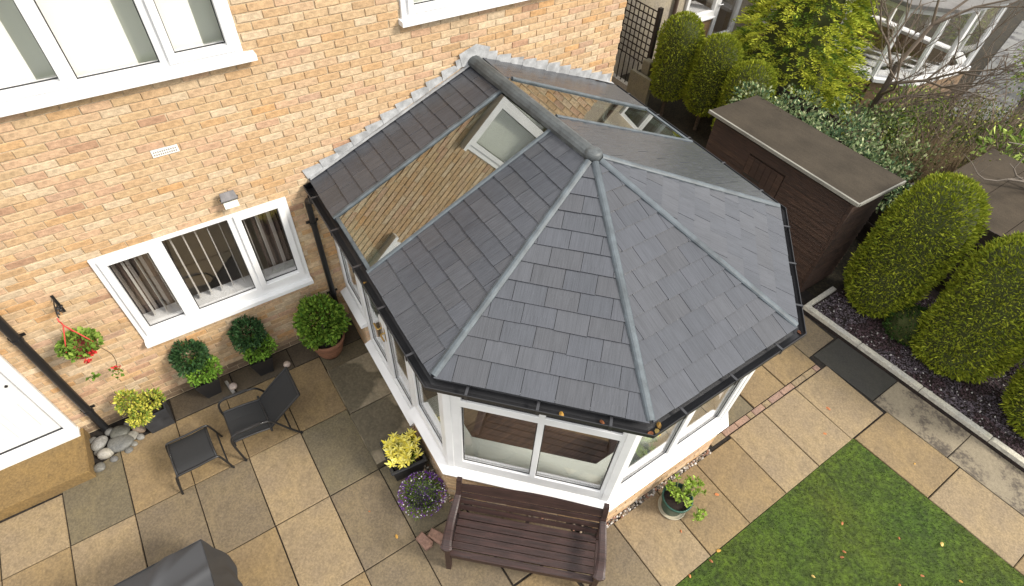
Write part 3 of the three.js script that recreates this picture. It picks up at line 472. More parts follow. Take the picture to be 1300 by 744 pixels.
// caps and bars: a profile [[side, up], ...] drawn out from a to b
function profileBar(a, b, prof, up) { const d = b.clone().sub(a).normalize(), s = V().crossVectors(d, up).normalize(), u = V().crossVectors(s, d).normalize(), P = [], n = prof.length, at = (o, [x, y]) => o.clone().addScaledVector(s, x).addScaledVector(u, y), f = (p, q, r) => P.push(p.x, p.y, p.z, q.x, q.y, q.z, r.x, r.y, r.z); for (let k = 0; k < n; k++) { const l = (k + 1) % n, A = at(a, prof[k]), B = at(a, prof[l]), C = at(b, prof[l]), D = at(b, prof[k]); f(A, B, C); f(A, C, D); } for (let k = 1; k + 1 < n; k++) { f(at(a, prof[0]), at(a, prof[k]), at(a, prof[k + 1])); f(at(b, prof[0]), at(b, prof[k + 1]), at(b, prof[k])); } return tri(P); }
{
  const cap = (w, h) => [[-w, -.04], [-w, h * .1], [-w * .72, h * .62], [-w * .3, h], [w * .3, h], [w * .72, h * .62], [w, h * .1], [w, -.04]];
  const w0 = V(3.15, 3.295, -.0), hips = [1, 2, 3, 4];
  obj('ridge_cap', profileBar(w0.clone().add(V(0, .01, .016)), APEX.clone().add(V(0, .01, 0)), cap(.08, .042), V(0, 1, 0)), M.ridge, roof);
  const dome = lathe([[.001, .056], [.05, .053], [.072, .042], [.085, .018], [.088, -.05], [.001, -.05]], 20); dome.translate(APEX.x, APEX.y + .005, APEX.z); obj('apex_cap', dome, M.ridge, roof);
  for (const k of hips) { const e = V(EP[k][0], EH + .012, EP[k][1]), d = e.clone().sub(APEX).normalize(); obj('hip_cap', profileBar(APEX.clone().addScaledVector(d, .09).add(V(0, .012, 0)), e.clone().addScaledVector(d, .02), cap(.036, .021), V(0, 1, 0)), M.hip, roof); }
  const bp = [[-.022, -.05], [-.022, .018], [-.012, .026], [.012, .026], [.022, .018], [.022, -.05]];
  for (const [sl, a, b, T2] of [[S[0], .735, .60, LT], [S[0], 1.60, 1.47, LT], [S[4], 1.37, 1.51, RT], [S[4], 2.21, 2.36, RT]]) obj('glazing_bar', profileBar(sl.pt(a, -.03), sl.pt(b, T2 - .1), bp, sl.n), M.hip, roof);
  const pane = (sl, poly) => deck(sl, poly, M.paneRoof, .002, .0045, 'roof_pane', roof);
  pane(S[0], pl.leftGlass); pane(S[4], pl.rightGlass);
  obj('glazing_end_bar', [bar(S[0].pt(.745, .0, .004), S[0].pt(1.59, .0, .004), .035, .024), bar(S[4].pt(1.38, .0, .004), S[4].pt(2.20, .0, .004), .03, .024)], M.hip, roof);
}
{ // gutter round the eaves
  const gp = [[-.03, 2.425], [-.03, 2.37], [-.01, 2.35], [.04, 2.342], [.085, 2.352], [.108, 2.38], [.112, 2.415], [.118, 2.415], [.118, 2.375], [.092, 2.345], [.04, 2.334], [-.015, 2.342], [-.038, 2.365], [-.038, 2.425]];
  const poly = EP.map((p, i) => i === 0 ? [p[0], .03] : i === 5 ? [p[0], .03] : p);
  const gu = obj('gutter', sweep(poly, gp), M.blackPlastic, cons);
  for (let i = 0; i < 5; i++) { const a = EP[i], b = EP[i + 1], L = Math.hypot(b[0] - a[0], b[1] - a[1]), n = Math.max(2, Math.round(L / .58)); const f = facet(i); for (let k = 0; k < n; k++) { const s = (k + .5) / n, x = lerp(a[0], b[0], s), z = lerp(a[1], b[1], s); const p0 = V(x, 2.42, z).addScaledVector(f.n, -.03), p1 = V(x, 2.42, z).addScaledVector(f.n, .121); obj('bracket', [bar(p0, p1, .022, .006), bar(p1.clone().add(V(0, .003, 0)), p1.clone().add(V(0, -.06, 0)), .024, .006, f.n)], std([.025, .025, .028], .4), gu); } }
}
{ // stepped lead flashing where the roof meets the wall
  const fl = new THREE.Group(); fl.name = 'flashing'; cons.add(fl);
  const piece = (pts, z) => { const sh = new THREE.Shape(pts.map(p => new THREE.Vector2(...p))); const g = new THREE.ExtrudeGeometry(sh, { depth: .004, bevelEnabled: false }); g.translate(0, 0, z); return uvBox(g, rr(0, 5), rr(0, 5)); };
  const yl = x => 2.475 + (x - 1.124) * .4145, yr = x => 2.475 + (5.337 - x) * .3875;
  for (let i = 0; i < 11; i++) { const x0 = 1.06 + i * .186, x1 = x0 + .196, t = .125 + rr(-.015, .015); obj('lead_sheet', piece([[x0 + .02, yl(x0 + .02)], [x1 + .02, yl(x1 + .02)], [x1 - .005 + rr(-.01, .01), yl(x1) + .055], [x1 - .03, yl(x0) + t + .02], [x0 - .01 + rr(-.01, .01), yl(x0) + t * .97]], .0075 + (i % 2) * .0045 + .0008 * i), M.lead, fl); }
  for (let i = 0; i < 11; i++) { const x0 = 5.31 - i * .186, x1 = x0 - .196, t = .135 + rr(-.015, .015); obj('lead_sheet', piece([[x0, yr(x0)], [x0 + .01, yr(x0) + t * .97], [x1 + .03, yr(x0) + t + .02], [x1 + .005, yr(x1) + .055], [x1, yr(x1)]].reverse(), .0075 + (i % 2) * .0045 + .0008 * i), M.lead, fl); }
  obj('lead_sheet', piece([[3.0, 3.25], [3.3, 3.25], [3.36, 3.40], [3.18, 3.47], [2.96, 3.40]], .02), M.lead, fl);
  obj('lead_apron', [deck(S[0], [[-.0, -.02], [.055, -.02], [Lw + .05, LT], [Lw, LT]], M.lead, .022, .026, 'x', fl).geometry, deck(S[4], [[RL - .05, -.02], [RL, -.02], [RL + .09, RT], [RL + .03, RT]], M.lead, .022, .026, 'x', fl).geometry], M.lead, fl);
  fl.children.filter(c => c.name === 'x').forEach(c => fl.remove(c));
}

// ---------- things on and by the house wall ----------
{ // floodlight
  const t = thing('floodlight', 'grey metal floodlight fixed to the brick wall above the ground floor window', 'floodlight', [.272, 2.53, .004]); t.scale.setScalar(.82);
  obj('back_plate', box(-.05, .05, -.05, .06, 0, .012), std([.2, .19, .19], .6), t);
  obj('bracket', [bar(V(0, .02, .01), V(0, .03, .05), .05, .03)], std([.16, .155, .155], .6), t);
  const g = new THREE.ExtrudeGeometry(new THREE.Shape([[-.092, -.045], [.092, -.045], [.075, .05], [-.075, .05]].map(p => new THREE.Vector2(...p))), { depth: .075, bevelEnabled: true, bevelSize: .008, bevelThickness: .008, bevelSegments: 2 }); g.rotateX(-.75); g.translate(0, .045, .06); obj('housing', uvBox(g), std([.19, .18, .185], .55, { map: T.lead }), t);
  const f = box(-.082, .082, -.045, .03, 0, .006); f.rotateX(-.75); f.translate(0, -.012, .128); obj('lens', f, phys([.62, .66, .60], .15), t);
  obj('screw', [rod(V(.09, .05, .09), V(.108, .05, .09), .012), rod(V(-.09, .05, .09), V(-.108, .05, .09), .012)], M.black, t);
}
{ // wall bracket and hanging basket
  const b = thing('basket_bracket', 'black iron scroll bracket on the brick wall beside the thick downpipe', 'bracket', [-1.485, 1.84, .004]);
  obj('back_bar', box(-.012, .012, 0, .235, 0, .008), M.black, b);
  obj('arm', tube([V(0, .20, .008), V(0, .215, .12), V(0, .19, .235), V(0, .165, .25), V(0, .16, .235)], .006, 24, 6), M.black, b);
  obj('scroll', [tube([V(0, .02, .006), V(0, .05, .06), V(0, .12, .10), V(0, .16, .07), V(0, .13, .045), V(0, .11, .07)], .005, 30, 6), tube([V(0, .12, .1), V(0, .18, .15), V(0, .16, .19), V(0, .13, .17), V(0, .15, .15)], .005, 24, 6), ...[0, 1, 2, 3, 4].map(() => { const g = new THREE.SphereGeometry(.018, 6, 5); g.scale(1, .5, 1.2); g.translate(rr(-.02, .02), rr(.06, .17), rr(.05, .13)); return clean(g); })], M.black, b);
  const t = thing('hanging_basket', 'red hanging basket of pelargoniums below the iron bracket', 'hanging basket', [-1.50, 1.50, .25]);
  const red = std([.55, .06, .05], .5);
  obj('hanger', [tube([V(0, .505, -.0), V(.0, .47, .02), V(0, .44, 0), V(.0, .40, .0)], .007, 18, 6), rod(V(0, .40, 0), V(.13, .10, .06), .006), rod(V(0, .40, 0), V(-.12, .10, .07), .006), rod(V(0, .40, 0), V(.0, .10, -.14), .006)], red, t);
  obj('bowl', lathe([[.001, -.05], [.07, -.045], [.12, .01], [.145, .09], [.135, .09], [.11, .02], [.06, -.03], [.001, -.035]], 20), std([.33, .05, .04], .6), t);
  const G2 = [.11, .19, .025]; obj('foliage', leaves(420, () => { const d = sphereDir(); d.y = Math.abs(d.y) * .9; const r = Math.cbrt(rr(.15, 1)); return { p: V(d.x * .18 * r, .07 + d.y * .15 * r, d.z * .17 * r), n: d }; }, { len: .05, wid: .05, spread: .7, lift: .1, fold: .3, color: () => jit(rnd() < .6 ? G2 : [.20, .28, .05], .3) }), M.leaf, t);
  obj('trailing_stem', [tube([V(.12, .08, .06), V(.18, -.1, .08), V(.15, -.3, .02), V(.10, -.42, -.02)], .004, 20, 5)], std([.12, .08, .04], .9), t);
  obj('trailing_leaf', leaves(34, k => { const q = k < 20; return { p: q ? V(.10 + rr(-.05, .05), -.44 + rr(-.07, .06), rr(-.05, .03)) : V(-.11 + rr(-.03, .03), -.40 + rr(-.04, .03), rr(-.06, .0)), n: V(rr(-1, 1), .2, 1).normalize() }; }, { len: .05, wid: .045, spread: .6, color: () => jit(G2, .3) }), M.leaf, t);
  const fl = (x, y, z, n) => leaves(n, () => ({ p: V(x + rr(-.025, .025), y + rr(-.02, .02), z + rr(-.02, .02)), n: sphereDir() }), { len: .03, wid: .03, spread: .5, color: () => jit([.5, .03, .03], .3) });
  obj('flower', fl(.09, .10, .17, 16), M.leaf, t); obj('flower', fl(.02, .05, .2, 16), M.leaf, t); obj('flower', fl(.12, -.38, .02, 14), M.leaf, t);
}

// ---------- pots and plants ----------
const soilDisc = (r, y) => { const g = new THREE.CylinderGeometry(r, r, .012, 20); g.translate(0, y, 0); return clean(g); };
function taper(w0, w1, h, th = .012) { // square tapered pot, open on top
  const P = [], q = (a, b, c, d) => P.push(...a, ...b, ...c, ...a, ...c, ...d), sq = (w, y) => [[-w, y, -w], [w, y, -w], [w, y, w], [-w, y, w]].map(p => p.map((v, i) => i === 1 ? v : v / 2));
  const L = [sq(w0, 0), sq(w1, h), sq(w1 - th * 2, h), sq(w0 + (w1 - w0) * .6 - th * 2, h * .6)];
  for (let l = 0; l < 3; l++) for (let i = 0; i < 4; i++) { const j = (i + 1) % 4; q(L[l][j], L[l][i], L[l + 1][i], L[l + 1][j]); } q(L[0][0], L[0][1], L[0][2], L[0][3]); return tri(P);
}
const blob = (cx, cy, cz, rx, ry, rz, lo = .55) => () => { const d = sphereDir(), r = Math.cbrt(rr(lo * lo * lo, 1)) * (1 + .26 * (fbm((d.x * .5 + .5) * .99, (d.z * .5 + .5) * .99, 6, 2, 17) - .5) * 2); return { p: V(cx + d.x * rx * r, cy + d.y * ry * r, cz + d.z * rz * r), n: d }; };
const shade = (a, b, n = .3) => () => jit(mixc(a, b, rnd()), n);
function boxBush(x, z, turn, label) {
  const t = thing('potted_shrub', label, 'potted plant', [x, 0, z], turn, 'square black planters under the window');
  obj('planter', taper(.165, .275, .33), M.blackPlastic, t); obj('soil', box(-.10, .10, .26, .275, -.10, .10), M.soil, t);
  obj('stem', [rod(V(0, .26, 0), V(-.01, .62, -.02), .014, .01), rod(V(.02, .26, .02), V(.06, .45, .06), .008), rod(V(-.02, .26, 0), V(-.05, .45, .06), .008)], M.bark, t);
  obj('upper_foliage', leaves(1500, blob(-.015, .70, -.04, .20, .20, .19, .5), { len: .05, wid: .026, spread: .6, lift: .25, color: shade([.018, .05, .018], [.045, .10, .03]) }), M.leafGloss, t);
  obj('lower_foliage', leaves(1300, blob(.04, .50, .06, .205, .14, .165, .45), { len: .035, wid: .022, spread: .8, lift: .2, color: shade([.08, .18, .018], [.17, .29, .035]) }), M.leaf, t);
  return t;
}
boxBush(-.755, .165, .05, 'dark and light green shrub in a square black planter next to the grey planter');
boxBush(-.105, .185, -.04, 'dark and light green shrub in a square black planter beside the terracotta pot');
{
  const t = thing('potted_bush', 'round green bush in a terracotta pot beside the conservatory door', 'potted plant', [.705, .0, .37]);
  obj('pot', lathe([[.001, 0], [.125, 0], [.165, .08], [.20, .22], [.215, .30], [.232, .31], [.235, .37], [.215, .37], [.205, .33], [.001, .30]], 32), M.terracotta, t);
  obj('soil', soilDisc(.2, .335), M.soil, t); obj('stem', [rod(V(0, .33, 0), V(0, .6, 0), .02, .012)], M.bark, t);
  obj('foliage', leaves(4200, blob(.0, .63, -.02, .325, .30, .325, .6), { len: .045, wid: .028, spread: .9, lift: .3, color: shade([.05, .125, .014], [.17, .26, .03], .3) }), M.leaf, t);
}
{
  const t = thing('potted_euonymus', 'yellow and green variegated shrub in a square dark grey planter', 'potted plant', [-1.375, 0, .265], .04);
  obj('planter', taper(.25, .285, .33, .016), std([.045, .048, .055], .6, { map: T.lead }), t); obj('soil', box(-.12, .12, .27, .285, -.12, .12), M.soil, t);
  obj('stem', [rod(V(0, .27, 0), V(-.12, .5, -.04), .01), rod(V(.02, .27, .02), V(.04, .48, .04), .01), rod(V(-.03, .27, .03), V(-.10, .45, .1), .01)], M.bark, t);
  const cs = shade([.30, .30, .03], [.52, .48, .09], .25), gs = shade([.10, .16, .02], [.2, .26, .04]);
  obj('foliage', [leaves(620, blob(-.14, .53, -.03, .12, .14, .12, .3), { len: .04, wid: .022, spread: .9, color: () => rnd() < .6 ? cs() : gs() }), leaves(560, blob(.05, .45, .03, .14, .10, .12, .3), { len: .04, wid: .022, spread: .9, color: () => rnd() < .6 ? cs() : gs() }), leaves(560, blob(-.11, .38, .12, .12, .09, .1, .3), { len: .04, wid: .022, spread: .9, color: () => rnd() < .6 ? cs() : gs() })], M.leaf, t);
}
{
  const t = thing('yellow_planter', 'bright yellow leafed plants in a dark rectangular trough by the white sill', 'potted plant', [.83, 0, 2.31], -.12);
  const g = taper(.31, .375, .29, .016); g.scale(1, 1, 1.06); obj('trough', g, M.blackPlastic, t); const rim = frameShape(-.205, .205, -.215, .215, [[-.17, .17, -.18, .18]], .02); rim.rotateX(-Math.PI / 2); rim.translate(0, .285, 0); obj('rim', rim, M.blackPlastic, t); obj('soil', box(-.15, .15, .24, .255, -.16, .16), M.soil, t);
  const R = [];
  for (let k = 0; k < 30; k++) { const a = rr(-.17, .17), b = rr(-.16, .17), y = .31 + rr(0, .1); R.push(leaves(13, i => { const an = i * 2.4; return { p: V(a, y, b), n: V(Math.cos(an), rr(.1, .9), Math.sin(an)).normalize() }; }, { len: .075, wid: .03, spread: .15, lift: .1, fold: .4, color: shade([.74, .63, .06], [.82, .78, .28], .12) })); }
  obj('foliage', R, M.leaf, t); obj('under_foliage', leaves(240, blob(0, .30, 0, .17, .05, .17, .2), { len: .05, wid: .03, color: shade([.16, .22, .02], [.3, .34, .04]) }), M.leaf, t);
}
{
  const t = thing('potted_lobelia', 'purple lobelia spilling over its low pot next to the bench', 'potted plant', [.80, 0, 2.80]);
  obj('pot', lathe([[.001, 0], [.12, 0], [.155, .15], [.17, .15], [.17, .17], [.15, .17], [.14, .14], [.001, .13]], 24), M.blackPlastic, t);
  obj('foliage', leaves(1500, blob(0, .16, 0, .235, .13, .235, .35), { len: .035, wid: .010, spread: .9, lift: .1, color: shade([.05, .09, .018], [.14, .20, .03]) }), M.leaf, t);
  obj('flower', leaves(620, k => { const d = sphereDir(); d.y = Math.abs(d.y); const edge = V(d.x, d.y * .55, d.z); return { p: V(edge.x * .25, .155 + d.y * .135, edge.z * .25), n: d }; }, { len: .018, wid: .018, spread: .5, color: k => rnd() < .22 ? [.62, .58, .62] : jit([.14, .04, .26], .4) }), M.leaf, t);
}
{
  const t = thing('potted_succulent', 'light green leafy plant spilling from a dark green pot by the lawn path', 'potted plant', [3.105, 0, 4.365]);
  obj('saucer', lathe([[.001, 0], [.15, 0], [.16, .025], [.15, .025], [.14, .01], [.001, .01]], 24), std([.42, .38, .28], .7), t);
  obj('pot', lathe([[.001, .012], [.115, .012], [.15, .24], [.168, .24], [.17, .275], [.152, .275], [.142, .22], [.001, .2]], 28), std([.022, .075, .055], .4), t);
  obj('soil', soilDisc(.14, .215), M.soil, t);
  const R = [], stems = [];
  for (let k = 0; k < 34; k++) { const far = k > 22, a = far ? rr(-.9, .75) : rr(0, 6.28), r = far ? rr(.16, .32) : Math.sqrt(rnd()) * .17, y = far ? rr(.26, .36) : .27 + rr(0, .14), c = V(Math.cos(a) * r, y, Math.sin(a) * r * (far ? .8 : 1)); stems.push(tube([V(c.x * .3, .21, c.z * .3), V(c.x * .75, y + .02, c.z * .75), c], .005, 8, 5)); R.push(leaves(10, i => ({ p: c.clone().add(V(rr(-.012, .012), rr(-.015, .015), rr(-.012, .012))), n: V(Math.cos(i * 2.4), rr(.1, .8), Math.sin(i * 2.4)).normalize() }), { len: .052, wid: .034, spread: .2, fold: .3, color: shade([.17, .27, .03], [.32, .42, .08], .2) })); }
  const c2 = V(.12, .1, .26); for (let k = 0; k < 7; k++) R.push(leaves(9, i => ({ p: c2.clone().add(V(rr(-.06, .1), rr(-.03, .05), rr(-.04, .03))), n: V(Math.cos(i * 2.4), .4, Math.sin(i * 2.4)).normalize() }), { len: .045, wid: .03, spread: .3, color: shade([.17, .27, .03], [.32, .42, .08], .2) })); stems.push(tube([V(.05, .22, .1), V(.1, .26, .18), V(.12, .1, .25)], .005, 10, 5));
  obj('stem', stems, std([.18, .2, .07], .8), t); obj('foliage', R, M.leaf, t);
}
// pale stone balls by the planters
for (const [x, z, r, lab] of [[-.525, .262, .05, 'pale pinkish round stone ball on the paving between the two square planters'], [.148, .285, .046, 'pale pinkish round stone ball behind the reclining chair']]) { const g = new THREE.SphereGeometry(r, 18, 14); g.scale(1, .8, 1); g.translate(x, r * .78, z); tag(obj('stone_ball', uvBox(g.toNonIndexed()), std([.62, .50, .42], .6, { map: T.stone })), lab, 'stone'); }
tag(obj('stone_strip', slab([[-.60, .12], [-.565, .12], [-.53, .33], [-.565, .35]], .002, .03, .006), std([.40, .38, .34], .9, { map: T.stone })), 'narrow pale stone offcut lying beside a square black planter', 'stone');
const rock = (r, sx, sy, sz, s) => { const g = new THREE.IcosahedronGeometry(r, 3), p = g.attributes.position, v = V(); for (let i = 0; i < p.count; i++) { v.fromBufferAttribute(p, i); const k = 1 + .28 * (fbm(((v.x / r * .25 + .5 + s * .13) % 1 + 1) % 1, ((v.z / r * .25 + v.y / r * .15 + .5) % 1 + 1) % 1, 4, 2, s) - .5); p.setXYZ(i, v.x * k * sx, v.y * k * sy, v.z * k * sz); } g.computeVertexNormals(); return uvBox(g, s * .37, s * .21); };
{ // river stones round the foot of the thick downpipe
  const spots = [[-2.02, .22, .085], [-1.80, .20, .10], [-1.98, .40, .085], [-1.82, .35, .115], [-2.07, .53, .06], [-1.64, .13, .07], [-1.60, .24, .075], [-1.70, .12, .05], [-1.69, .31, .06], [-1.62, .37, .045], [-1.90, .12, .055], [-1.92, .50, .04], [-1.76, .47, .04], [-2.05, .32, .05], [-1.55, .14, .05], [-1.89, .27, .045], [-1.70, .42, .035], [-2.08, .13, .045]];
  spots.forEach(([x, z, r], i) => { const g = rock(r, rr(.9, 1.25), rr(.5, .7), rr(.8, 1.1), i + 3); g.rotateY(rr(0, 6)); const own = { 0: ['pale grey river stone between the doorstep and the thick downpipe', [.30, .29, .26]], 1: ['dark olive grey river stone touching the downpipe on its planter side', [.13, .13, .11]], 2: ['whitish river stone beside the corner of the doorstep', [.38, .36, .32]], 3: ['largest dark grey river stone in front of the thick downpipe', [.17, .17, .155]], 6: ['brownish river stone beside the square grey planter', [.30, .22, .15]] }[i]; const c = own ? own[1] : pick([[.22, .21, .19], [.27, .26, .23], [.18, .175, .16]]); const m = obj('river_stone', g, std(c, .6, { map: T.stone })); m.position.set(x, r * .45 - .015, z); tag(m, own ? own[0] : 'small smooth grey river stone in the heap at the foot of the thick downpipe', 'stone', 'river stones by the downpipe'); });
}
for (const [x, z, a, lab] of [[.605, 3.21, .25, 'loose pink brick lying on the paving nearer the lobelia pot side of the bench arm'], [.735, 3.235, .5, 'loose pink brick lying partly under the bench arm']]) { const g = slab([[-.05, -.085], [.045, -.09], [.055, .07], [.02, .095], [-.055, .08]], 0, .06, .014, a * 9, a); const m = obj('loose_brick', g, std([.36, .21, .15], .9, { map: T.stone })); m.position.set(x, .003, z); m.rotation.y = a; tag(m, lab, 'brick'); }
{ // gravel along the foot of the conservatory
  const g = uvBox(new THREE.IcosahedronGeometry(1, 0)), n = 700, im = new THREE.InstancedMesh(g, std([1, 1, 1], .7), n), m = new THREE.Matrix4(), q = new THREE.Quaternion(), c = new THREE.Color();
  for (let i = 0; i < n; i++) { const k = rnd(); let x, z; if (k < .6) { x = rr(2.3, 4.0); z = rr(4.10, 4.15); } else if (k < .7) { const s = rr(-.05, 1.65), [ax, az] = along(1, s), f = facet(1), d = rr(.05, .13); x = ax + f.n.x * d; z = az + f.n.z * d; } else { x = .98 + rr(-.05, .07); z = rr(2.25, 2.95); } const s = rr(.008, .02); q.setFromEuler(new THREE.Euler(rr(0, 6), rr(0, 6), 0)); m.compose(V(x, (k < .6 ? -.012 : .003) + s * .3, z), q, V(s * 1.2, s * .7, s)); im.setMatrixAt(i, m); c.setRGB(...jit(pick([[.40, .37, .33], [.26, .2, .14], [.22, .11, .07], [.08, .07, .055], [.5, .47, .44], [.16, .13, .1], [.1, .085, .07]]), .3)); im.setColorAt(i, c); }
  im.name = 'gravel'; im.castShadow = im.receiveShadow = true; scene.add(im); tag(im, 'small mixed gravel in the gap along the conservatory wall', 'gravel', null, 'stuff');
}

// ---------- seats ----------
{ // reclining chair, facing -x
  const t = thing('reclining_chair', 'reclining garden chair with black mesh fabric and steel tube arms', 'chair', [-.33, 0, 1.055]);
  const W2 = .215, sheet = (pts, th, w) => { const P = [], n = 24; const c = new THREE.CatmullRomCurve3(pts.map(([x, y]) => V(x, y, 0)), false, 'catmullrom', .5); for (let i = 0; i < n; i++) { const a = c.getPoint(i / n), b = c.getPoint((i + 1) / n); for (const [z0, z1] of [[-w, -w * .33], [-w * .33, w * .33], [w * .33, w]]) { const s = z => -.014 * (1 - (z / w) * (z / w)); P.push(a.x, a.y + s(z0), z0, b.x, b.y + s(z0), z0, b.x, b.y + s(z1), z1, a.x, a.y + s(z0), z0, b.x, b.y + s(z1), z1, a.x, a.y + s(z1), z1); } } const g = tri(P); return g; };
  const seatP = [[-.365, .365], [-.34, .395], [-.15, .375], [.03, .335]], backP = [[.035, .335], [.12, .42], [.27, .55], [.44, .685]];
  obj('seat', sheet(seatP, .004, W2), M.textile, t); obj('backrest', sheet(backP, .004, W2), M.textile, t);
  for (const s of [-1, 1]) {
    const z = s * W2, z2 = s * .25;
    obj('seat_rail', tube(seatP.map(([x, y]) => V(x, y, z)), .012, 20, 8), M.steel, t); obj('back_rail', tube(backP.map(([x, y]) => V(x, y, z)), .012, 20, 8), M.steel, t);
    obj('arm_frame', tube([V(-.355, .0, z2), V(-.375, .40, z2), V(-.35, .535, z2), V(-.27, .57, z2), V(-.02, .545, z2), V(.07, .49, z2), V(.19, .22, z2), V(.30, .0, z2)], .0125, 60, 8), M.steel, t);
    obj('armrest', bar(V(-.29, .576, z2), V(-.04, .556, z2), .034, .014), M.steel, t);
    obj('pivot', rod(V(.03, .34, z), V(.03, .34, z2 + s * .012), .014), M.steel, t);
    obj('foot', [rod(V(-.355, 0, z2), V(-.355, .025, z2), .016), rod(V(.30, 0, z2), V(.295, .025, z2), .016)], M.black, t);
  }
  obj('crossbar', [rod(V(-.362, .36, -.25), V(-.362, .36, .25), .011), rod(V(.035, .33, -W2), V(.035, .33, W2), .011), rod(V(.44, .685, -W2), V(.44, .685, W2), .012), rod(V(.21, .18, -.25), V(.21, .18, .25), .010)], M.steel, t);
}
{ // footstool
  const t = thing('footstool', 'low black mesh footstool on bent steel tube legs', 'footstool', [-1.105, 0, 1.09], .02);
  const P = [], n = 20, prof = i => { const u = i / n * 2 - 1; return [u * .215, .365 - .035 * Math.pow(Math.abs(u), 4)]; };
  for (let i = 0; i < n; i++) { const [z0, y0] = prof(i), [z1, y1] = prof(i + 1); for (let k = 0; k < 6; k++) { const a = -.2 + k / 6 * .4, b = a + .4 / 6, s = x => -.012 * (1 - (x / .2) ** 2); P.push(a, y0 + s(a), z0, a, y1 + s(a), z1, b, y1 + s(b), z1, a, y0 + s(a), z0, b, y1 + s(b), z1, b, y0 + s(b), z0); } }
  obj('seat', tri(P), M.textile, t);
  for (const s of [-1, 1]) { const z = s * .222; obj('leg_frame', tube([V(-.275, 0, z + s * .01), V(-.225, .30, z), V(-.185, .345, z), V(0, .34, z), V(.185, .345, z), V(.225, .30, z), V(.275, 0, z + s * .01)], .0125, 48, 8), M.steel, t); obj('side_rail', tube([V(s * .2, .335, -.21), V(s * .2, .365, -.12), V(s * .2, .367, .12), V(s * .2, .335, .21)], .011, 20, 7), M.steel, t); obj('stretcher', rod(V(s * .252, .12, -.226), V(s * .252, .12, .226), .009), M.steel, t); }
}
{ // barbecue under a cover
  const t = thing('covered_barbecue', 'barbecue hidden under a creased dark grey weather cover', 'barbecue', [-1.93, 0, 2.72]);
  const g = new THREE.BoxGeometry(1.5, .80, .80, 60, 34, 36), p = g.attributes.position;
  for (let i = 0; i < p.count; i++) {
    let x = p.getX(i), y = p.getY(i) + .40, z = p.getZ(i); const k = 1.0 + .045 * (1 - y / .8); // flares to the hem
    const a = Math.atan2(z * 1.9, x), top = clamp((y - .62) / .18), rad = Math.max(Math.abs(x) / .75, Math.abs(z) / .4);
    const fold = (1 - top) * .012 * Math.sin(a * 17 + 2.2 * Math.sin(y * 7)) * (.12 + (1 - y / .8)) + .008 * (fbm((x * .4 + .5 + 1) % 1, (z * .4 + y * .3 + 1) % 1, 7, 4, 5) - .5);
    if (y > .79) { const ridge = .028 * Math.exp(-Math.pow((x - .18 + z * .7) / .07, 2)) + .02 * Math.exp(-Math.pow((x + .32 - z * .3) / .05, 2)) + .016 * Math.exp(-Math.pow((z - .08 + x * .25) / .045, 2)); y += .012 + ridge * 1 - .075 * Math.pow(rad, 3.5) + .03 * (fbm((x * .3 + 1.5) % 1, (z * .3 + .5) % 1, 5, 3, 8) - .5); } else y -= .04 * clamp((y - .74) / .06) * clamp((rad - .9) * 10);
    p.setXYZ(i, x * k * (1 + fold) + (x > 0 ? (1 - y / .8) * .03 : 0), Math.max(.012, y), z * k * (1 + fold));
  }
  g.computeVertexNormals(); obj('cover', g, M.cover, t);
  obj('hem', [[-1, -1], [1, -1], [1, 1], [-1, 1]].map(([a, b], i, A) => { const [c, d] = A[(i + 1) % 4]; return tube([V(a * .785, .02, b * .418), V((a + c) * .3925, .022, (b + d) * .209), V(c * .785, .02, d * .418)], .007, 12, 5); }), M.cover, t);
}
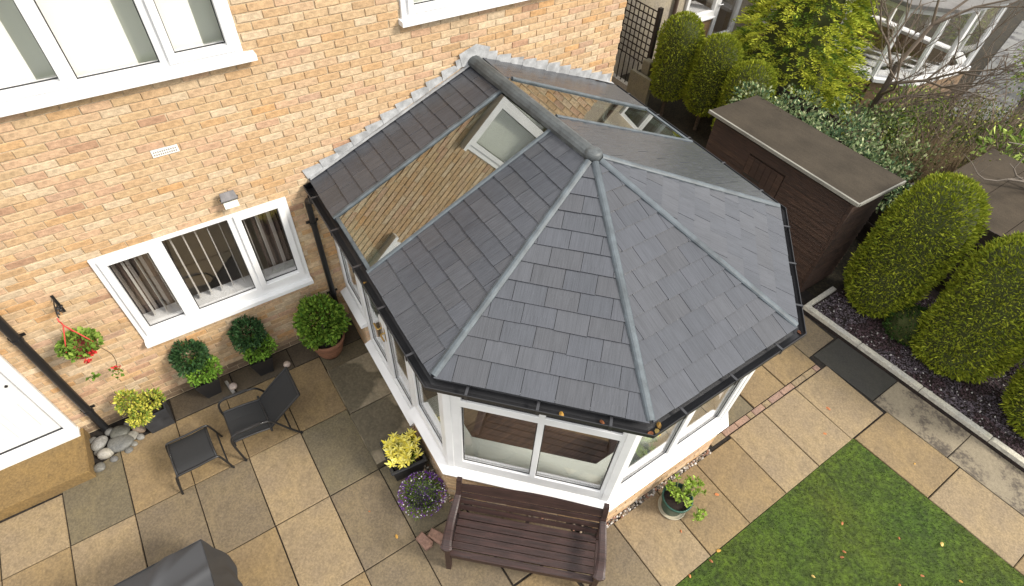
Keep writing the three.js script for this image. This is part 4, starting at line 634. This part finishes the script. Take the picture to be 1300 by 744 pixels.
{ // bench, local x along the seat, +z to the front
  const t = thing('garden_bench', 'dark brown slatted wooden garden bench backing on to the conservatory', 'bench', [1.405, 0, 3.87], -.752);
  const L = .745;
  for (let k = 0; k < 6; k++) { const z = -.13 + k * .074, y = .425 - (k === 0 ? -.004 : 0) - .012 * Math.sin(k / 5 * Math.PI) - (k === 5 ? .012 : 0); const g = new THREE.BoxGeometry(2 * L - .09, .026, k === 5 ? .058 : .066, 30, 1, 1); const p = g.attributes.position; for (let i = 0; i < p.count; i++) p.setY(i, p.getY(i) + .0015 * Math.sin(p.getX(i) * 5 + k)); g.translate(0, y, z); obj('seat_slat', uvBox(g, k * 1.7, k * .6), M.bench, t); }
  obj('front_rail', box(-L + .05, L - .05, .325, .395, .235, .262), M.bench, t);
  const back = (y, h, crest, u) => { const g = new THREE.BoxGeometry(2 * L - .07, h, .024, 40, 1, 1), p = g.attributes.position; for (let i = 0; i < p.count; i++) if (crest && p.getY(i) > 0) { const x = p.getX(i) / L; p.setY(i, p.getY(i) + .045 * Math.cos(clamp(Math.abs(x) * 1.5, 0, 1.4) * Math.PI / 2.8 * 1) * (1 - .6 * x * x)); } g.translate(0, y, 0); g.rotateX(-.30); g.translate(0, .03, -.03); return uvBox(g, u, u * .3); };
  obj('crest_rail', back(.80, .085, true, 1), M.bench, t);
  [.70, .605, .51].forEach((y, i) => obj('back_slat', back(y, .05, false, 2 + i), M.bench, t));
  for (const s of [-1, 1]) {
    const x = s * (L - .02);
    obj('back_post', [bar(V(x, .0, -.20), V(x, .46, -.165), .05, .055, V(0, 0, 1)), bar(V(x, .45, -.165), V(x, .90, -.302), .05, .05, V(0, 0, 1))], M.bench, t);
    obj('front_leg', [bar(V(x, 0, .255), V(x, .59, .235), .05, .055, V(0, 0, 1))], M.bench, t);
    // scrolled arm, widest at the front
    const c = new THREE.CatmullRomCurve3([V(x, .70, -.235), V(x + s * .012, .64, -.12), V(x + s * .02, .615, .05), V(x + s * .012, .625, .2), V(x, .61, .30)]), P = [], n = 28;
    const ring = i => { const u = i / n, q = c.getPoint(u), w = .030 + .022 * u + (u > .86 ? .008 * Math.sin((u - .86) / .14 * Math.PI) : 0) - (u > .95 ? (u - .95) / .05 * .035 : 0), h = .018; return [[q.x - w, q.y + h * .6, q.z], [q.x - w * .6, q.y + h, q.z], [q.x + w * .6, q.y + h, q.z], [q.x + w, q.y + h * .6, q.z], [q.x + w, q.y - h, q.z], [q.x - w, q.y - h, q.z]]; };
    for (let i = 0; i < n; i++) { const A = ring(i), B = ring(i + 1); for (let k = 0; k < 6; k++) { const l = (k + 1) % 6; P.push(...A[k], ...B[l], ...A[l], ...A[k], ...B[k], ...B[l]); } } for (const E2 of [ring(0), ring(n)]) for (let k = 1; k < 5; k++) P.push(...E2[0], ...E2[k], ...E2[k + 1]);
    obj('arm', tri(P), M.bench, t);
    obj('end_rail', bar(V(x, .37, -.2), V(x, .37, .24), .035, .06), M.bench, t);
    obj('stretcher', bar(V(x, .16, -.2), V(x, .16, .24), .03, .045), M.bench, t);
  }
  obj('seat_bearer', box(-.02, .02, .35, .405, -.2, .235), M.bench, t);
}

// ---------- shed, fences, clipped trees ----------
const shedMats = [[.062, .031, .019], [.054, .027, .017], [.07, .036, .022]].map(c => std(c, .8, { map: T.wood, bumpMap: T.woodBump, bumpScale: .003 }));
{
  const t = thing('garden_shed', 'dark brown boarded garden shed with a flat grey felt roof', 'shed');
  const x0 = 7.02, x1 = 7.95, z0 = .64, z1 = 3.06, H = 1.80;
  obj('wall', [box(x0 + .03, x1, -.05, H - .06, z0 + .02, z1 - .03)], M.fence, t);
  const fw = t.children[0];
  const lap = (a, b, y, h, side) => { // feather-edge board, its lower edge proud
    const P = [], o = .026, i = .010, q = (A, B, C, D) => P.push(...A, ...B, ...C, ...A, ...C, ...D); const m = (s, d, yy) => side ? [s, yy, z1 - .03 + d] : [x0 + .03 - d, yy, s];
    q(m(a, o, y), m(b, o, y), m(b, i, y + h), m(a, i, y + h)); q(m(a, 0, y), m(b, 0, y), m(b, o, y), m(a, o, y)); q(m(a, 0, y + h), m(b, 0, y + h), m(b, i, y + h), m(a, i, y + h)); q(m(a, 0, y), m(a, o, y), m(a, i, y + h), m(a, 0, y + h)); q(m(b, 0, y), m(b, o, y), m(b, i, y + h), m(b, 0, y + h)); return uvBox(tri(P), rr(0, 5), rr(0, 5));
  };
  for (let k = 0; k < 22; k++) { const y = .02 + k * .079, h = .082; if (y > 1.58 || y < .1) obj('board', lap(z0 + .03, z1 - .03, y, h, 0), pick(shedMats), fw); else { obj('board', lap(z0 + .03, 1.42, y, h, 0), pick(shedMats), fw); obj('board', lap(2.06, z1 - .03, y, h, 0), pick(shedMats), fw); } obj('board', lap(x0 + .05, x1 - .02, y, h, 1), pick(shedMats), fw); }
  const d = new THREE.Group(); d.name = 'door'; t.add(d);
  for (let k = 0; k < 6; k++) obj('board', box(x0 - .002, x0 + .028, .12, 1.575, 1.43 + k * .104, 1.43 + k * .104 + .099), pick(shedMats), d);
  obj('hinge', [box(x0 - .008, x0 - .003, .4, .43, 1.44, 1.75), box(x0 - .008, x0 - .003, 1.25, 1.28, 1.44, 1.75)], M.black, d);
  obj('corner_trim', [box(x0 - .006, x0 + .035, -.02, H - .02, z1 - .035, z1 + .006)], shedMats[1], t);
  const P = slab([[x0 - .075, z0 - .06], [x1 + .1, z0 - .06], [x1 + .1, z1 + .07], [x0 - .075, z1 + .07]], 0, .035, .008), p = P.attributes.position; for (let i = 0; i < p.count; i++) p.setY(i, p.getY(i) + 1.855 - (p.getX(i) - x0) * .05); P.computeVertexNormals(); const rf = obj('roof', P, M.felt, t);
  for (const z of [1.3, 2.2]) obj('felt_lap', bar(V(x0 - .07, 1.893, z), V(x1 + .09, 1.893 - 1.28 * .05, z), .05, .003), M.felt, rf);
  obj('roof_edge', [bar(V(x0 - .085, 1.872, z0 - .06), V(x0 - .085, 1.872, z1 + .078), .03, .045), bar(V(x0 - .07, 1.872, z1 + .078), V(x1 + .1, 1.872 - 1.2 * .05, z1 + .078), .022, .045)], M.lip, rf);
}
function boardFence(name, label, a, b, h, n, mats, group) { // vertical boards between two posts
  const t = thing(name, label, 'fence', [0, 0, 0], 0, group); const d = b.clone().sub(a), L = d.length(); d.normalize(); const nn = V(d.z, 0, -d.x);
  for (let k = 0; k < n; k++) { const c = a.clone().addScaledVector(d, (k + .5) * L / n).addScaledVector(nn, (k % 2) * .014); obj('board', bar(V(c.x, -.06, c.z), V(c.x, h + rr(-.006, .006), c.z), L / n + .006, .014, nn), pick(mats), t); }
  for (const y of [h * .25, h * .8]) obj('rail', bar(V(a.x - nn.x * .04, y, a.z - nn.z * .04), V(b.x - nn.x * .04, y, b.z - nn.z * .04), .035, .07), mats[0], t);
  for (let s = 0; s <= L; s += 1.83) { const c = a.clone().addScaledVector(d, s).addScaledVector(nn, -.07); obj('post', bar(V(c.x, -.07, c.z), V(c.x, h + .06, c.z), .08, .08, nn), mats[0], t); }
  return t;
}
const fenceMats = [[.03, .018, .012], [.037, .022, .015], [.026, .016, .011]].map(c => std(c, .85, { map: T.wood }));
boardFence('board_fence', 'dark brown board fence behind the clipped conifers of the slate bed', V(9.02, 0, 3.35), V(9.06, 0, 9.4), 1.28, 48, fenceMats);
boardFence('board_fence', 'dark brown board fence between the trellis and the brown shed', V(9.9, 0, -2.55), V(9.95, 0, 1.2), 1.15, 30, fenceMats);
boardFence('board_fence', 'dark brown board fence running behind the brown shed', V(9.3, 0, 1.2), V(9.06, 0, 3.35), 1.25, 16, fenceMats);
{ // trellis screen
  const t = thing('trellis_screen', 'brown square trellis screen beyond the corner of the brick house', 'trellis');
  const x = 8.95, z0 = -3.75, z1 = -2.62, H = 1.78;
  for (let k = 0; k <= 9; k++) { const z = lerp(z0, z1, k / 9); obj('lath', box(x - .012, x, .68, H, z - .011, z + .011), fenceMats[1], t); }
  for (let k = 0; k <= 8; k++) { const y = lerp(.70, H, k / 8); obj('lath', box(x + .001, x + .013, y - .011, y + .011, z0, z1), fenceMats[1], t); }
  for (let k = 0; k < 8; k++) { const z = lerp(z0, z1, (k + .5) / 8); obj('spindle', rod(V(x, .1, z), V(x, .68, z), .012), fenceMats[2], t); }
  obj('post', box(x - .04, x + .04, -.07, H + .1, z1 + .012, z1 + .09), fenceMats[0], t);
  obj('plinth', box(x - .07, x + .06, -.07, .10, z0, z1), std([.42, .40, .36], .9, { map: T.stone }), t);
}
{
  const c = std([.20, .18, .12], .92, { map: T.stone });
  tag(obj('concrete_slab', [slab([[8.52, -2.62], [8.60, -2.62], [8.62, -2.05], [8.54, -2.05]], -.07, .72, .012)], c), 'mossy beige concrete panel leaning upright below the first clipped conifer', 'concrete slab');
  tag(obj('concrete_post', [slab([[8.70, -2.50], [8.85, -2.50], [8.85, -2.3], [8.70, -2.3]], -.07, .95, .02)], c), 'short square beige concrete post between the trellis and clipped conifer', 'concrete post');
}
// clipped conifer: capsule-shaped crown of small flat sprays over a solid dark green core that fills the gaps
function topiary(x, z, r, y0, h, label, tone = 0, n = 9000, group = 'clipped conifers', bulge = 1) {
  const t = thing('clipped_conifer', label, 'topiary', [x, 0, z], rr(0, 6), group);
  obj('trunk', rod(V(0, -.06, 0), V(0, y0 + .3, 0), .04, .03, 8), M.bark, t);
  const rad = v => { const a = clamp(v), top = a > .70 ? Math.sqrt(Math.max(0, 1 - Math.pow((a - .70) / .30, 2.2))) : 1, bot = a < .2 ? .5 + .5 * Math.sqrt(1 - Math.pow(1 - a / .2, 2)) : 1; return r * Math.min(top, bot) * (.9 + .1 * Math.sin(a * 2.6)); };
  const pts = []; for (let k = 0; k <= 22; k++) { const v = k / 22; pts.push([Math.max(.004, rad(v) * .90), y0 + v * (h - y0) - .02]); } obj('inner_core', lathe(pts, 24), std([.05, .06, .015], .95), t);
  const lo = tone ? [.018, .045, .008] : [.10, .14, .012], hi = tone ? [.04, .08, .014] : [.29, .32, .024], ph = rr(0, 9);
  obj('crown', leaves(n, () => { let v; do { v = rnd(); } while (rnd() > (rad(v) / r) * Math.min(4, Math.hypot(1, (rad(v + .01) - rad(v - .01)) / (.02 * (h - y0)))) / 3 + .02); const a = rr(0, 6.2832), R = rad(v) * (rnd() < .04 ? rr(1, 1.07) : rr(.87, 1.02)) * (1 + .05 * Math.sin(a * 3 + ph + v * 5) + .035 * Math.sin(a * 7 + v * 11) + .03 * Math.sin(a * 13 - v * 31 + ph)), e = .01, sl = (rad(v + e) - rad(v - e)) / (2 * e * (h - y0)), nn = V(Math.cos(a), clamp(-sl, -1.2, 3), Math.sin(a)).normalize(); return { p: V(Math.cos(a) * R, y0 + v * (h - y0), Math.sin(a) * R), n: nn }; }, { len: .058, wid: .017, spread: .85, lift: .5, fold: .3, color: () => { const k = rnd(); return jit(k < .06 ? mixc(hi, [.30, .30, .04], .6) : mixc(lo, hi, rnd()), .3); } }), M.leaf, t);
  return t;
}
topiary(7.85, 3.74, .49, .06, 2.28, 'tall clipped conifer in the slate bed next to the shed end', 0, 21000);
topiary(7.80, 4.93, .54, .06, 2.2, 'tall clipped conifer in the slate bed behind the small dark shrub', 0, 21000);
topiary(7.80, 6.12, .48, .06, 2.05, 'clipped conifer in the slate bed farthest from the shed', 0, 18000);
topiary(8.9, -1.85, .40, .42, 2.02, 'tall clipped conifer on a bare trunk nearest the trellis screen', 0, 11000);
topiary(9.15, -1.10, .40, .40, 1.86, 'clipped conifer on a bare trunk between two other conifers', 0, 11000);
topiary(9.15, -.25, .42, .25, 1.72, 'shorter clipped conifer with its foot hidden by the shed roof', 0, 11000);
topiary(7.72, 4.36, .27, .05, .48, 'small dark green shrub low in the slate bed between two tall conifers', 1, 1800, null);
{ // golden conifer with drooping fan sprays
  const t = thing('golden_conifer', 'large golden green conifer with drooping feathery sprays behind the shed', 'tree', [11.0, 0, -.75]);
  obj('trunk', rod(V(0, -.07, 0), V(0, 4.4, 0), .13, .03, 10), M.bark, t);
  const core = []; { const pts = []; for (let k = 0; k <= 14; k++) { const v = k / 14; pts.push([.86 * Math.pow(Math.max(0.001, 1 - v), .75) + .02, .15 + v * 4.2]); } core.push(lathe(pts, 20)); } obj('inner_core', core, std([.05, .06, .015], .95), t);  // solid dark green core fills the gaps between the sprays
  const Ls = [], limbs = [];
  for (let k = 0; k < 3800; k++) {
    const v = Math.pow(rnd(), 1.25), a = rr(0, 6.2832), R = (1.28 * Math.pow(1 - v * .92, .7)) * rr(.74, 1.08) * (1 + .10 * Math.sin(a * 5 + v * 9) + .10 * Math.sin(a * 11 - v * 23)), c = V(Math.cos(a) * R, .2 + v * 4.3, Math.sin(a) * R), out = V(Math.cos(a), rr(-.15, .35), Math.sin(a)).normalize(), side = V(-Math.sin(a), rr(-.3, .3), Math.cos(a)).normalize();
    const gold = rnd() < .72, base = gold ? mixc([.27, .34, .03], [.54, .55, .06], rnd()) : [.10, .16, .02]; const len = rr(.18, .34);
    for (let q = 0; q < 13; q++) { const u = q / 12, st = V().copy(c).addScaledVector(out, len * u * .75).add(V(0, -.05 * u * u * len / .25, 0)); const sgn = q % 2 ? 1 : -1; const dir = q === 12 ? out.clone() : out.clone().multiplyScalar(.8).addScaledVector(side, sgn * .75).normalize(); Ls.push([st, dir, jit(base, .2)]); }
  }
  obj('crown', leaves(Ls.length, k => ({ p: Ls[k][0], n: Ls[k][1] }), { len: .09, wid: .024, spread: .35, lift: .15, fold: .3, droop: .12, color: k => Ls[k][2] }), M.leaf, t);
}
function shrub(name, label, cat, lumps, per, leaf, stemsAt) {
  const t = thing(name, label, cat, stemsAt); const gs = lumps.map(([x, y, z, a, b, c]) => leaves(per, blob(x, y, z, a, b, c, .55), leaf)); obj('foliage', gs, M.leaf, t);
  obj('stem', lumps.map(([x, y, z]) => rod(V(x * .25, -.07, z * .25), V(x, y, z), .025, .012)), M.bark, t); return t;
}
{
  const col = () => { const k = rnd(); return jit(k < .2 ? [.34, .37, .20] : k < .62 ? [.15, .20, .085] : [.055, .10, .045], .3); };
  shrub('variegated_shrub', 'grey green and cream variegated shrub spilling over the back of the shed roof', 'shrub', [[-.2, 1.5, -1.3, .35, .4, .4], [-.25, 1.5, -.8, .36, .42, .4], [-.2, 1.5, -.3, .38, .42, .42], [-.15, 1.48, .2, .38, .42, .42], [-.1, 1.45, .7, .38, .45, .4], [.3, 1.5, .2, .45, .5, .5], [.35, 1.4, -.8, .42, .5, .5], [.0, 1.4, 1.1, .32, .4, .3]], 750, { len: .062, wid: .038, spread: .9, lift: .3, color: col }, [8.42, 0, 1.75]);
  const col2 = () => { const k = rnd(); return jit(k < .2 ? [.36, .38, .2] : k < .6 ? [.13, .17, .06] : [.05, .08, .03], .3); };
  shrub('mixed_shrub', 'loose green and cream shrub growing under the bare branched tree', 'shrub', [[-.3, 1.1, -.6, .5, .55, .5], [.2, 1.0, -.2, .5, .5, .5], [-.1, .8, .4, .45, .5, .45], [.4, .7, .5, .4, .45, .4], [-.5, .6, .0, .5, .5, .5]], 620, { len: .065, wid: .04, spread: 1, lift: .3, color: col2 }, [10.2, 0, 1.95]);
  shrub('pale_leafed_shrub', 'pale green large leafed shrub behind the neighbouring felt roof', 'shrub', [[0, .9, 0, .3, .4, .4], [.1, 1.15, .3, .25, .3, .3]], 90, { len: .17, wid: .07, spread: .8, lift: .4, droop: .15, color: () => jit(rnd() < .5 ? [.34, .42, .10] : [.18, .27, .05], .25) }, [12.2, 0, 3.1]);
}
{ // bare branched tree
  const t = thing('bare_tree', 'bare brown tree with tangled branches in front of the white bay', 'tree', [11.55, 0, .95]);
  const seg = [], grow = (p, d, r, len, dep) => { const q = p.clone().addScaledVector(d, len); seg.push(rod(p, q, r, r * .72, dep > 3 ? 5 : 7)); if (dep >= 6 || r < .004) return; const n = dep < 1 ? 3 : rnd() < .45 ? 2 : 3; for (let k = 0; k < n; k++) { const e = d.clone().add(V(rr(-1, 1), rr(-.35, .75), rr(-1, 1)).multiplyScalar(.72)).normalize(); grow(q, e, r * rr(.55, .75), len * rr(.62, .9), dep + 1); } };
  const trunk = [tube([V(0, -.07, 0), V(.05, .6, -.05), V(-.05, 1.2, .05), V(.05, 1.7, .0)], .055, 20, 9)]; obj('trunk', trunk, M.bark, t);
  grow(V(.05, 1.65, 0), V(.35, .9, .1).normalize(), .042, .75, 0); grow(V(-.03, 1.1, .03), V(-.6, .6, .5).normalize(), .032, .6, 1); grow(V(0, 1.3, 0), V(.1, .5, .9).normalize(), .034, .65, 1); grow(V(.02, 1.5, 0), V(-.3, .8, -.4).normalize(), .03, .55, 1); grow(V(.02, .9, 0), V(.5, .5, .7).normalize(), .03, .5, 1); grow(V(.0, .7, 0), V(-.5, .6, .8).normalize(), .03, .5, 1); grow(V(.0, .4, 0), V(.2, .9, .6).normalize(), .025, .5, 1);
  obj('branches', seg, std([.155, .12, .09], .9), t);
}
{ // crooked bare branches over the felt roof and a twiggy hedge
  const t = thing('bare_shrub', 'leafless shrub with crooked grey branches above the neighbouring felt roof', 'shrub', [10.9, 0, 4.2]); const seg = [];
  obj('trunk', rod(V(0, -.07, 0), V(-.1, 1.3, -.05), .05, .035), M.bark, t);
  for (let k = 0; k < 7; k++) { let p = V(-.1, 1.25, -.05), d = V(rr(-1, -.2), rr(.1, .6), rr(-1, .8)).normalize(), r = .026; for (let i = 0; i < 7; i++) { d.add(V(rr(-.7, .7), rr(-.4, .5), rr(-.7, .7))).normalize(); const q = p.clone().addScaledVector(d, rr(.12, .24)); seg.push(rod(p, q, r, r * .85, 6)); if (rnd() < .6) { const e = V(rr(-1, 1), rr(-.2, 1), rr(-1, 1)).normalize(); seg.push(rod(q, q.clone().addScaledVector(e, rr(.1, .25)), r * .5, r * .25, 5)); } p = q; r *= .82; } }
  obj('branches', seg, std([.15, .125, .10], .9), t);
  const h = thing('twiggy_hedge', 'dense brown twiggy hedge between the shrubs and the neighbouring felt roof', 'hedge', [10.6, 0, 2.75]); const S2 = [];
  for (let k = 0; k < 900; k++) { const x = rr(-.75, .75), z = rr(-.55, .55), b = V(x, -.07, z), q = V(x + rr(-.22, .22), rr(.7, 1.35) - .2 * (x * x + z * z), z + rr(-.22, .22)); S2.push(rod(b, q, .006, .003, 3)); } obj('stems', S2, std([.16, .11, .06], .9), h);
  obj('leaves', leaves(500, () => ({ p: V(rr(-.8, .8), rr(.6, 1.3), rr(-.6, .6)), n: sphereDir() }), { len: .05, wid: .03, color: () => jit([.13, .15, .04], .4) }), M.leaf, h);
}

// ---------- beyond the fence ----------
{
  const t = thing('neighbour_shed', 'low neighbouring shed with a brown felt roof behind the clipped conifers', 'shed');
  obj('wall', box(9.25, 11.3, -.07, 1.13, 3.25, 8.4), fenceMats[0], t);
  for (let k = 0; k < 9; k++) obj('roof_board', box(9.13, 11.4, 1.16 + (k % 2) * .006, 1.20 + (k % 2) * .006, 3.1 + k * .6, 3.1 + k * .6 + .592), phys([.075, .058, .040], .95, { map: T.felt, specularIntensity: .4 }), t);
}
const nbWall = std([.52, .45, .35], .95, { map: T.stone }), dim = std([.4, .36, .31], .9);
{
  const t = thing('neighbour_house', 'beige rendered neighbouring house with white framed window and glazed door', 'house'); const Z = -3.62;
  const sh = new THREE.Shape([[8.6, -.1], [21, -.1], [21, 5.5], [8.6, 5.5]].map(p => new THREE.Vector2(...p))); for (const [a, b, c, d] of [[10.95, 11.98, .85, 2.2], [12.0, 12.9, .1, 2.2]]) sh.holes.push(new THREE.Path([[a, c], [b, c], [b, d], [a, d]].map(p => new THREE.Vector2(...p))));
  const g = new THREE.ExtrudeGeometry(sh, { depth: .25, bevelEnabled: false }); g.translate(0, 0, Z - .25); obj('wall', uvBox(g), nbWall, t);
  const bw = obj('brick_panel', box(10.93, 11.99, .02, .80, Z + .002, Z + .03), std([.34, .22, .12], .95, { map: T.brick }), t);
  const w = new THREE.Group(); w.name = 'window'; t.add(w); const f = frameShape(10.93, 11.99, .80, 2.2, [[11.02, 11.92, .93, 2.12]], .08); f.translate(0, 0, Z - .02); obj('frame', f, M.white, w); obj('pane', box(11.02, 11.92, .93, 2.12, Z + .01, Z + .014), M.pane, w); obj('sill', box(10.93, 12.0, .77, .80, Z + .03, Z + .12), M.white, w);
  const d = new THREE.Group(); d.name = 'door'; t.add(d); const f2 = frameShape(12.0, 12.92, .06, 2.2, [[12.13, 12.79, .28, 2.1]], .08); f2.translate(0, 0, Z - .02); obj('frame', f2, M.white, d); obj('pane', box(12.13, 12.79, .28, 2.1, Z + .01, Z + .014), M.pane, d); obj('handle', tube([V(12.06, 1.05, Z + .06), V(12.06, 1.05, Z + .11), V(12.16, 1.05, Z + .11)], .012, 12, 6), M.white, d);
  obj('downpipe', rod(V(10.55, -.06, Z + .06), V(10.55, 5.3, Z + .06), .045), std([.09, .06, .045], .6), t);
  obj('room_wall', [box(10.9, 13.0, 0, 2.4, Z - 1.6, Z - 1.55), box(10.85, 10.9, 0, 2.4, Z - 1.55, Z - .26), box(13, 13.05, 0, 2.4, Z - 1.55, Z - .26), box(10.9, 13, -.05, 0, Z - 1.55, Z - .26), box(10.9, 13, 2.4, 2.45, Z - 1.55, Z - .26)], dim, t);
  const bowl = new THREE.SphereGeometry(.16, 16, 12); bowl.translate(11.35, 1.08, Z - .4); obj('inner_sill', box(10.95, 11.98, .86, .92, Z - .6, Z - .03), M.white, t); const b2 = obj('globe_vase', uvBox(bowl.toNonIndexed()), std([.55, .56, .56], .25)); tag(b2, 'round pale glass vase on the neighbouring window sill', 'vase');
}
{
  const t = thing('neighbour_bay', 'white framed glazed bay with a grey flat roof beyond the bare tree', 'bay window');
  const pts = [[13.2, -3.3], [13.2, .02], [13.75, .55], [15.6, .80], [16.2, .3], [16.2, -3.3]];
  const seg = (a, b) => { const d = V(b[0] - a[0], 0, b[1] - a[1]); return [V(a[0], 0, a[1]), V(b[0], 0, b[1]), d]; };
  for (let i = 0; i + 1 < pts.length; i++) { const [a, b, d] = seg(pts[i], pts[i + 1]); const at = (p, y) => V(p.x, y, p.z), n = Math.max(1, Math.round(d.length() / 1.0)); obj('low_wall', bar(at(a, .23), at(b, .23), .16, .60), std([.30, .2, .12], .95, { map: T.brick }), t); obj('sill', bar(at(a, .58), at(b, .58), .26, .07), M.white, t); obj('head_rail', bar(at(a, 2.02), at(b, 2.02), .08, .12), M.white, t); obj('pane', bar(at(a, 1.30), at(b, 1.30), .008, 1.3), M.pane, t); for (let k = 0; k <= n; k++) { const c = a.clone().lerp(b, k / n); obj('mullion', bar(at(c, .62), at(c, 1.96), .09, .09, d.clone().normalize()), M.white, t); } }
  obj('roof', slab([[13.0, -3.3], [13.0, .1], [13.65, .72], [15.7, 1.0], [16.5, .4], [16.5, -3.3]], 2.09, 2.17, .01), std([.22, .21, .20], .9, { map: T.felt }), t); obj('floor', slab([[13.3, -3.2], [13.3, 0], [13.8, .45], [15.6, .7], [16.1, .2], [16.1, -3.2]], -.06, .02), dim, t);
  obj('inner_sill', slab([[13.32, -3.2], [13.32, -.02], [13.8, .42], [15.55, .66], [15.5, .45], [13.9, .2], [13.55, -.1], [13.55, -3.2]].slice(0, 4).concat([[13.6, -.2]]), .5, .55), M.white, t);
}
for (const [x, z, sc, lab] of [[12.3, 2.0, 1.1, 'tangled leafless shrub beside the pale neighbouring path'], [11.0, 1.7, .9, 'tangled leafless shrub rising from the cream edged shrubs'], [13.2, 2.6, 1.2, 'tangled leafless shrub behind the pale large leafed shrub']]) {
  const t = thing('leafless_shrub', lab, 'shrub', [x, 0, z], 0, 'leafless shrubs beyond the fence'), seg = [];
  for (let k = 0; k < 16; k++) { const a = rr(0, 6.28); let p = V(rr(-.1, .1), -.07, rr(-.1, .1)), d = V(Math.cos(a) * .5, 1, Math.sin(a) * .5).normalize(), r = rr(.010, .02); const n = 6 + Math.floor(rr(0, 3)); for (let i = 0; i < n; i++) { d.add(V(rr(-.45, .45), rr(-.3, .35), rr(-.45, .45))).normalize(); const q = p.clone().addScaledVector(d, rr(.16, .30) * sc); seg.push(rod(p, q, r, r * .85, 5)); if (i > 1) for (let b = 0; b < 2; b++) { const e = d.clone().add(V(rr(-1, 1), rr(-.4, .8), rr(-1, 1))).normalize(); const q2 = q.clone().addScaledVector(e, rr(.15, .4)); seg.push(rod(q, q2, r * .5, r * .3, 4)); } p = q; r *= .86; } }
  obj('branches', seg, std([.17, .125, .09], .9), t); obj('leaves', leaves(260, () => ({ p: V(rr(-.6, .6), rr(.1, 1.3) * sc, rr(-.6, .6)), n: sphereDir() }), { len: .06, wid: .035, color: () => jit(rnd() < .4 ? [.28, .3, .06] : [.14, .17, .04], .4) }), M.leaf, t);
}
{
  const g1 = () => jit(rnd() < .4 ? [.24, .30, .05] : [.10, .16, .03], .35);
  shrub('green_shrub', 'rounded bright green shrub in front of the white bay wall', 'shrub', [[0, .5, 0, .55, .5, .5], [.6, .45, .35, .5, .45, .45], [-.5, .4, .3, .45, .4, .45]], 700, { len: .07, wid: .04, spread: 1, lift: .3, color: g1 }, [12.6, 0, .95]);
  shrub('green_shrub', 'rounded bright green shrub at the far side of the pale neighbouring path', 'shrub', [[0, .7, 0, .8, .7, .8], [.9, .6, .5, .7, .6, .7], [1.4, 1.1, -.4, .8, .9, .8]], 800, { len: .09, wid: .05, spread: 1, lift: .3, color: g1 }, [17.2, 0, 1.9]);
  const n = 9000, g = leaves(n, () => { const x = rr(9.6, 16), z = rr(.9, 3.2) + (x - 9.6) * .05; return { p: V(x, -.06 + rr(0, .16), z), n: V(rr(-.5, .5), 1, rr(-.5, .5)).normalize() }; }, { len: .07, wid: .03, spread: .8, lift: .5, color: () => jit(rnd() < .35 ? [.20, .17, .06] : [.09, .12, .03], .4) });
  tag(obj('ground_cover', g, M.leaf), 'low green and brown ground cover plants beyond the fence', 'ground cover', null, 'stuff');
}
struct('neighbour_path', slab([[14.6, 1.35], [22, -.4], [22, .6], [15.6, 2.2]], -.069, -.05), std([.20, .20, .19], .9, { map: T.stain }));
struct('neighbour_garden', slab([[10.2, 1.2], [14.5, 1.3], [26, 6], [26, 12], [11.4, 12]], -.0695, -.06), std([.09, .085, .035], .95, { map: T.soil }));

// ---------- fallen leaves ----------
{
  const leafShape = (s) => { const P = [], n = 8, r = k => { const a = k / n * 6.2832; return [Math.cos(a) * s, .004 * Math.sin(a * 2), Math.sin(a) * s * .6]; }; for (let k = 0; k < n; k++) P.push(0, .008, 0, ...r(k + 1), ...r(k)); return tri(P); };
  const cols = [[.55, .30, .05], [.5, .17, .05], [.6, .42, .12], [.4, .14, .05]];
  const put = (list, y, label, group) => list.forEach(([x, z, s, yy]) => { const m = obj('fallen_leaf', leafShape((s || .026) * .8), std(jit(pick(cols), .25).map(v => v * (y > 1 ? .55 : .8)), .7)); m.position.set(x, yy ?? y, z); m.rotation.set(rr(-.2, .2), rr(0, 6), rr(-.2, .2)); tag(m, label, 'leaf', group); });
  put([[4.6, 5.55], [4.35, 5.75], [4.28, 5.77], [4.55, 6.28], [4.85, 6.36], [3.85, 5.72], [5.15, 6.62], [5.35, 6.3, .035], [4.0, 6.3], [5.0, 6.0, .02]], .012, 'small yellow or orange leaf fallen on the lawn', 'leaves on the lawn');
  put([[3.05, 5.02, .03], [3.2, 4.99, .035], [2.75, 5.0], [3.65, 4.55, .035], [5.75, 4.55, .04], [5.4, 4.75, .03], [6.0, 5.6, .02], [3.0, 4.62, .025], [.38, 3.0, .03], [.25, 2.6, .015]], .006, 'small dry leaf fallen on the stone paving', 'leaves on the paving');
  put([[2.2, 4.2, .045], [2.26, 4.22, .045], [2.31, 4.18, .04], [1.72, 3.7, .04], [.99, 1.62, .035], [1.95, 3.92, .03], [4.05, 4.18, .035]], 2.36, 'curled brown leaf caught in the black gutter', 'leaves in the gutter');
}
renderer.render(scene, camera);
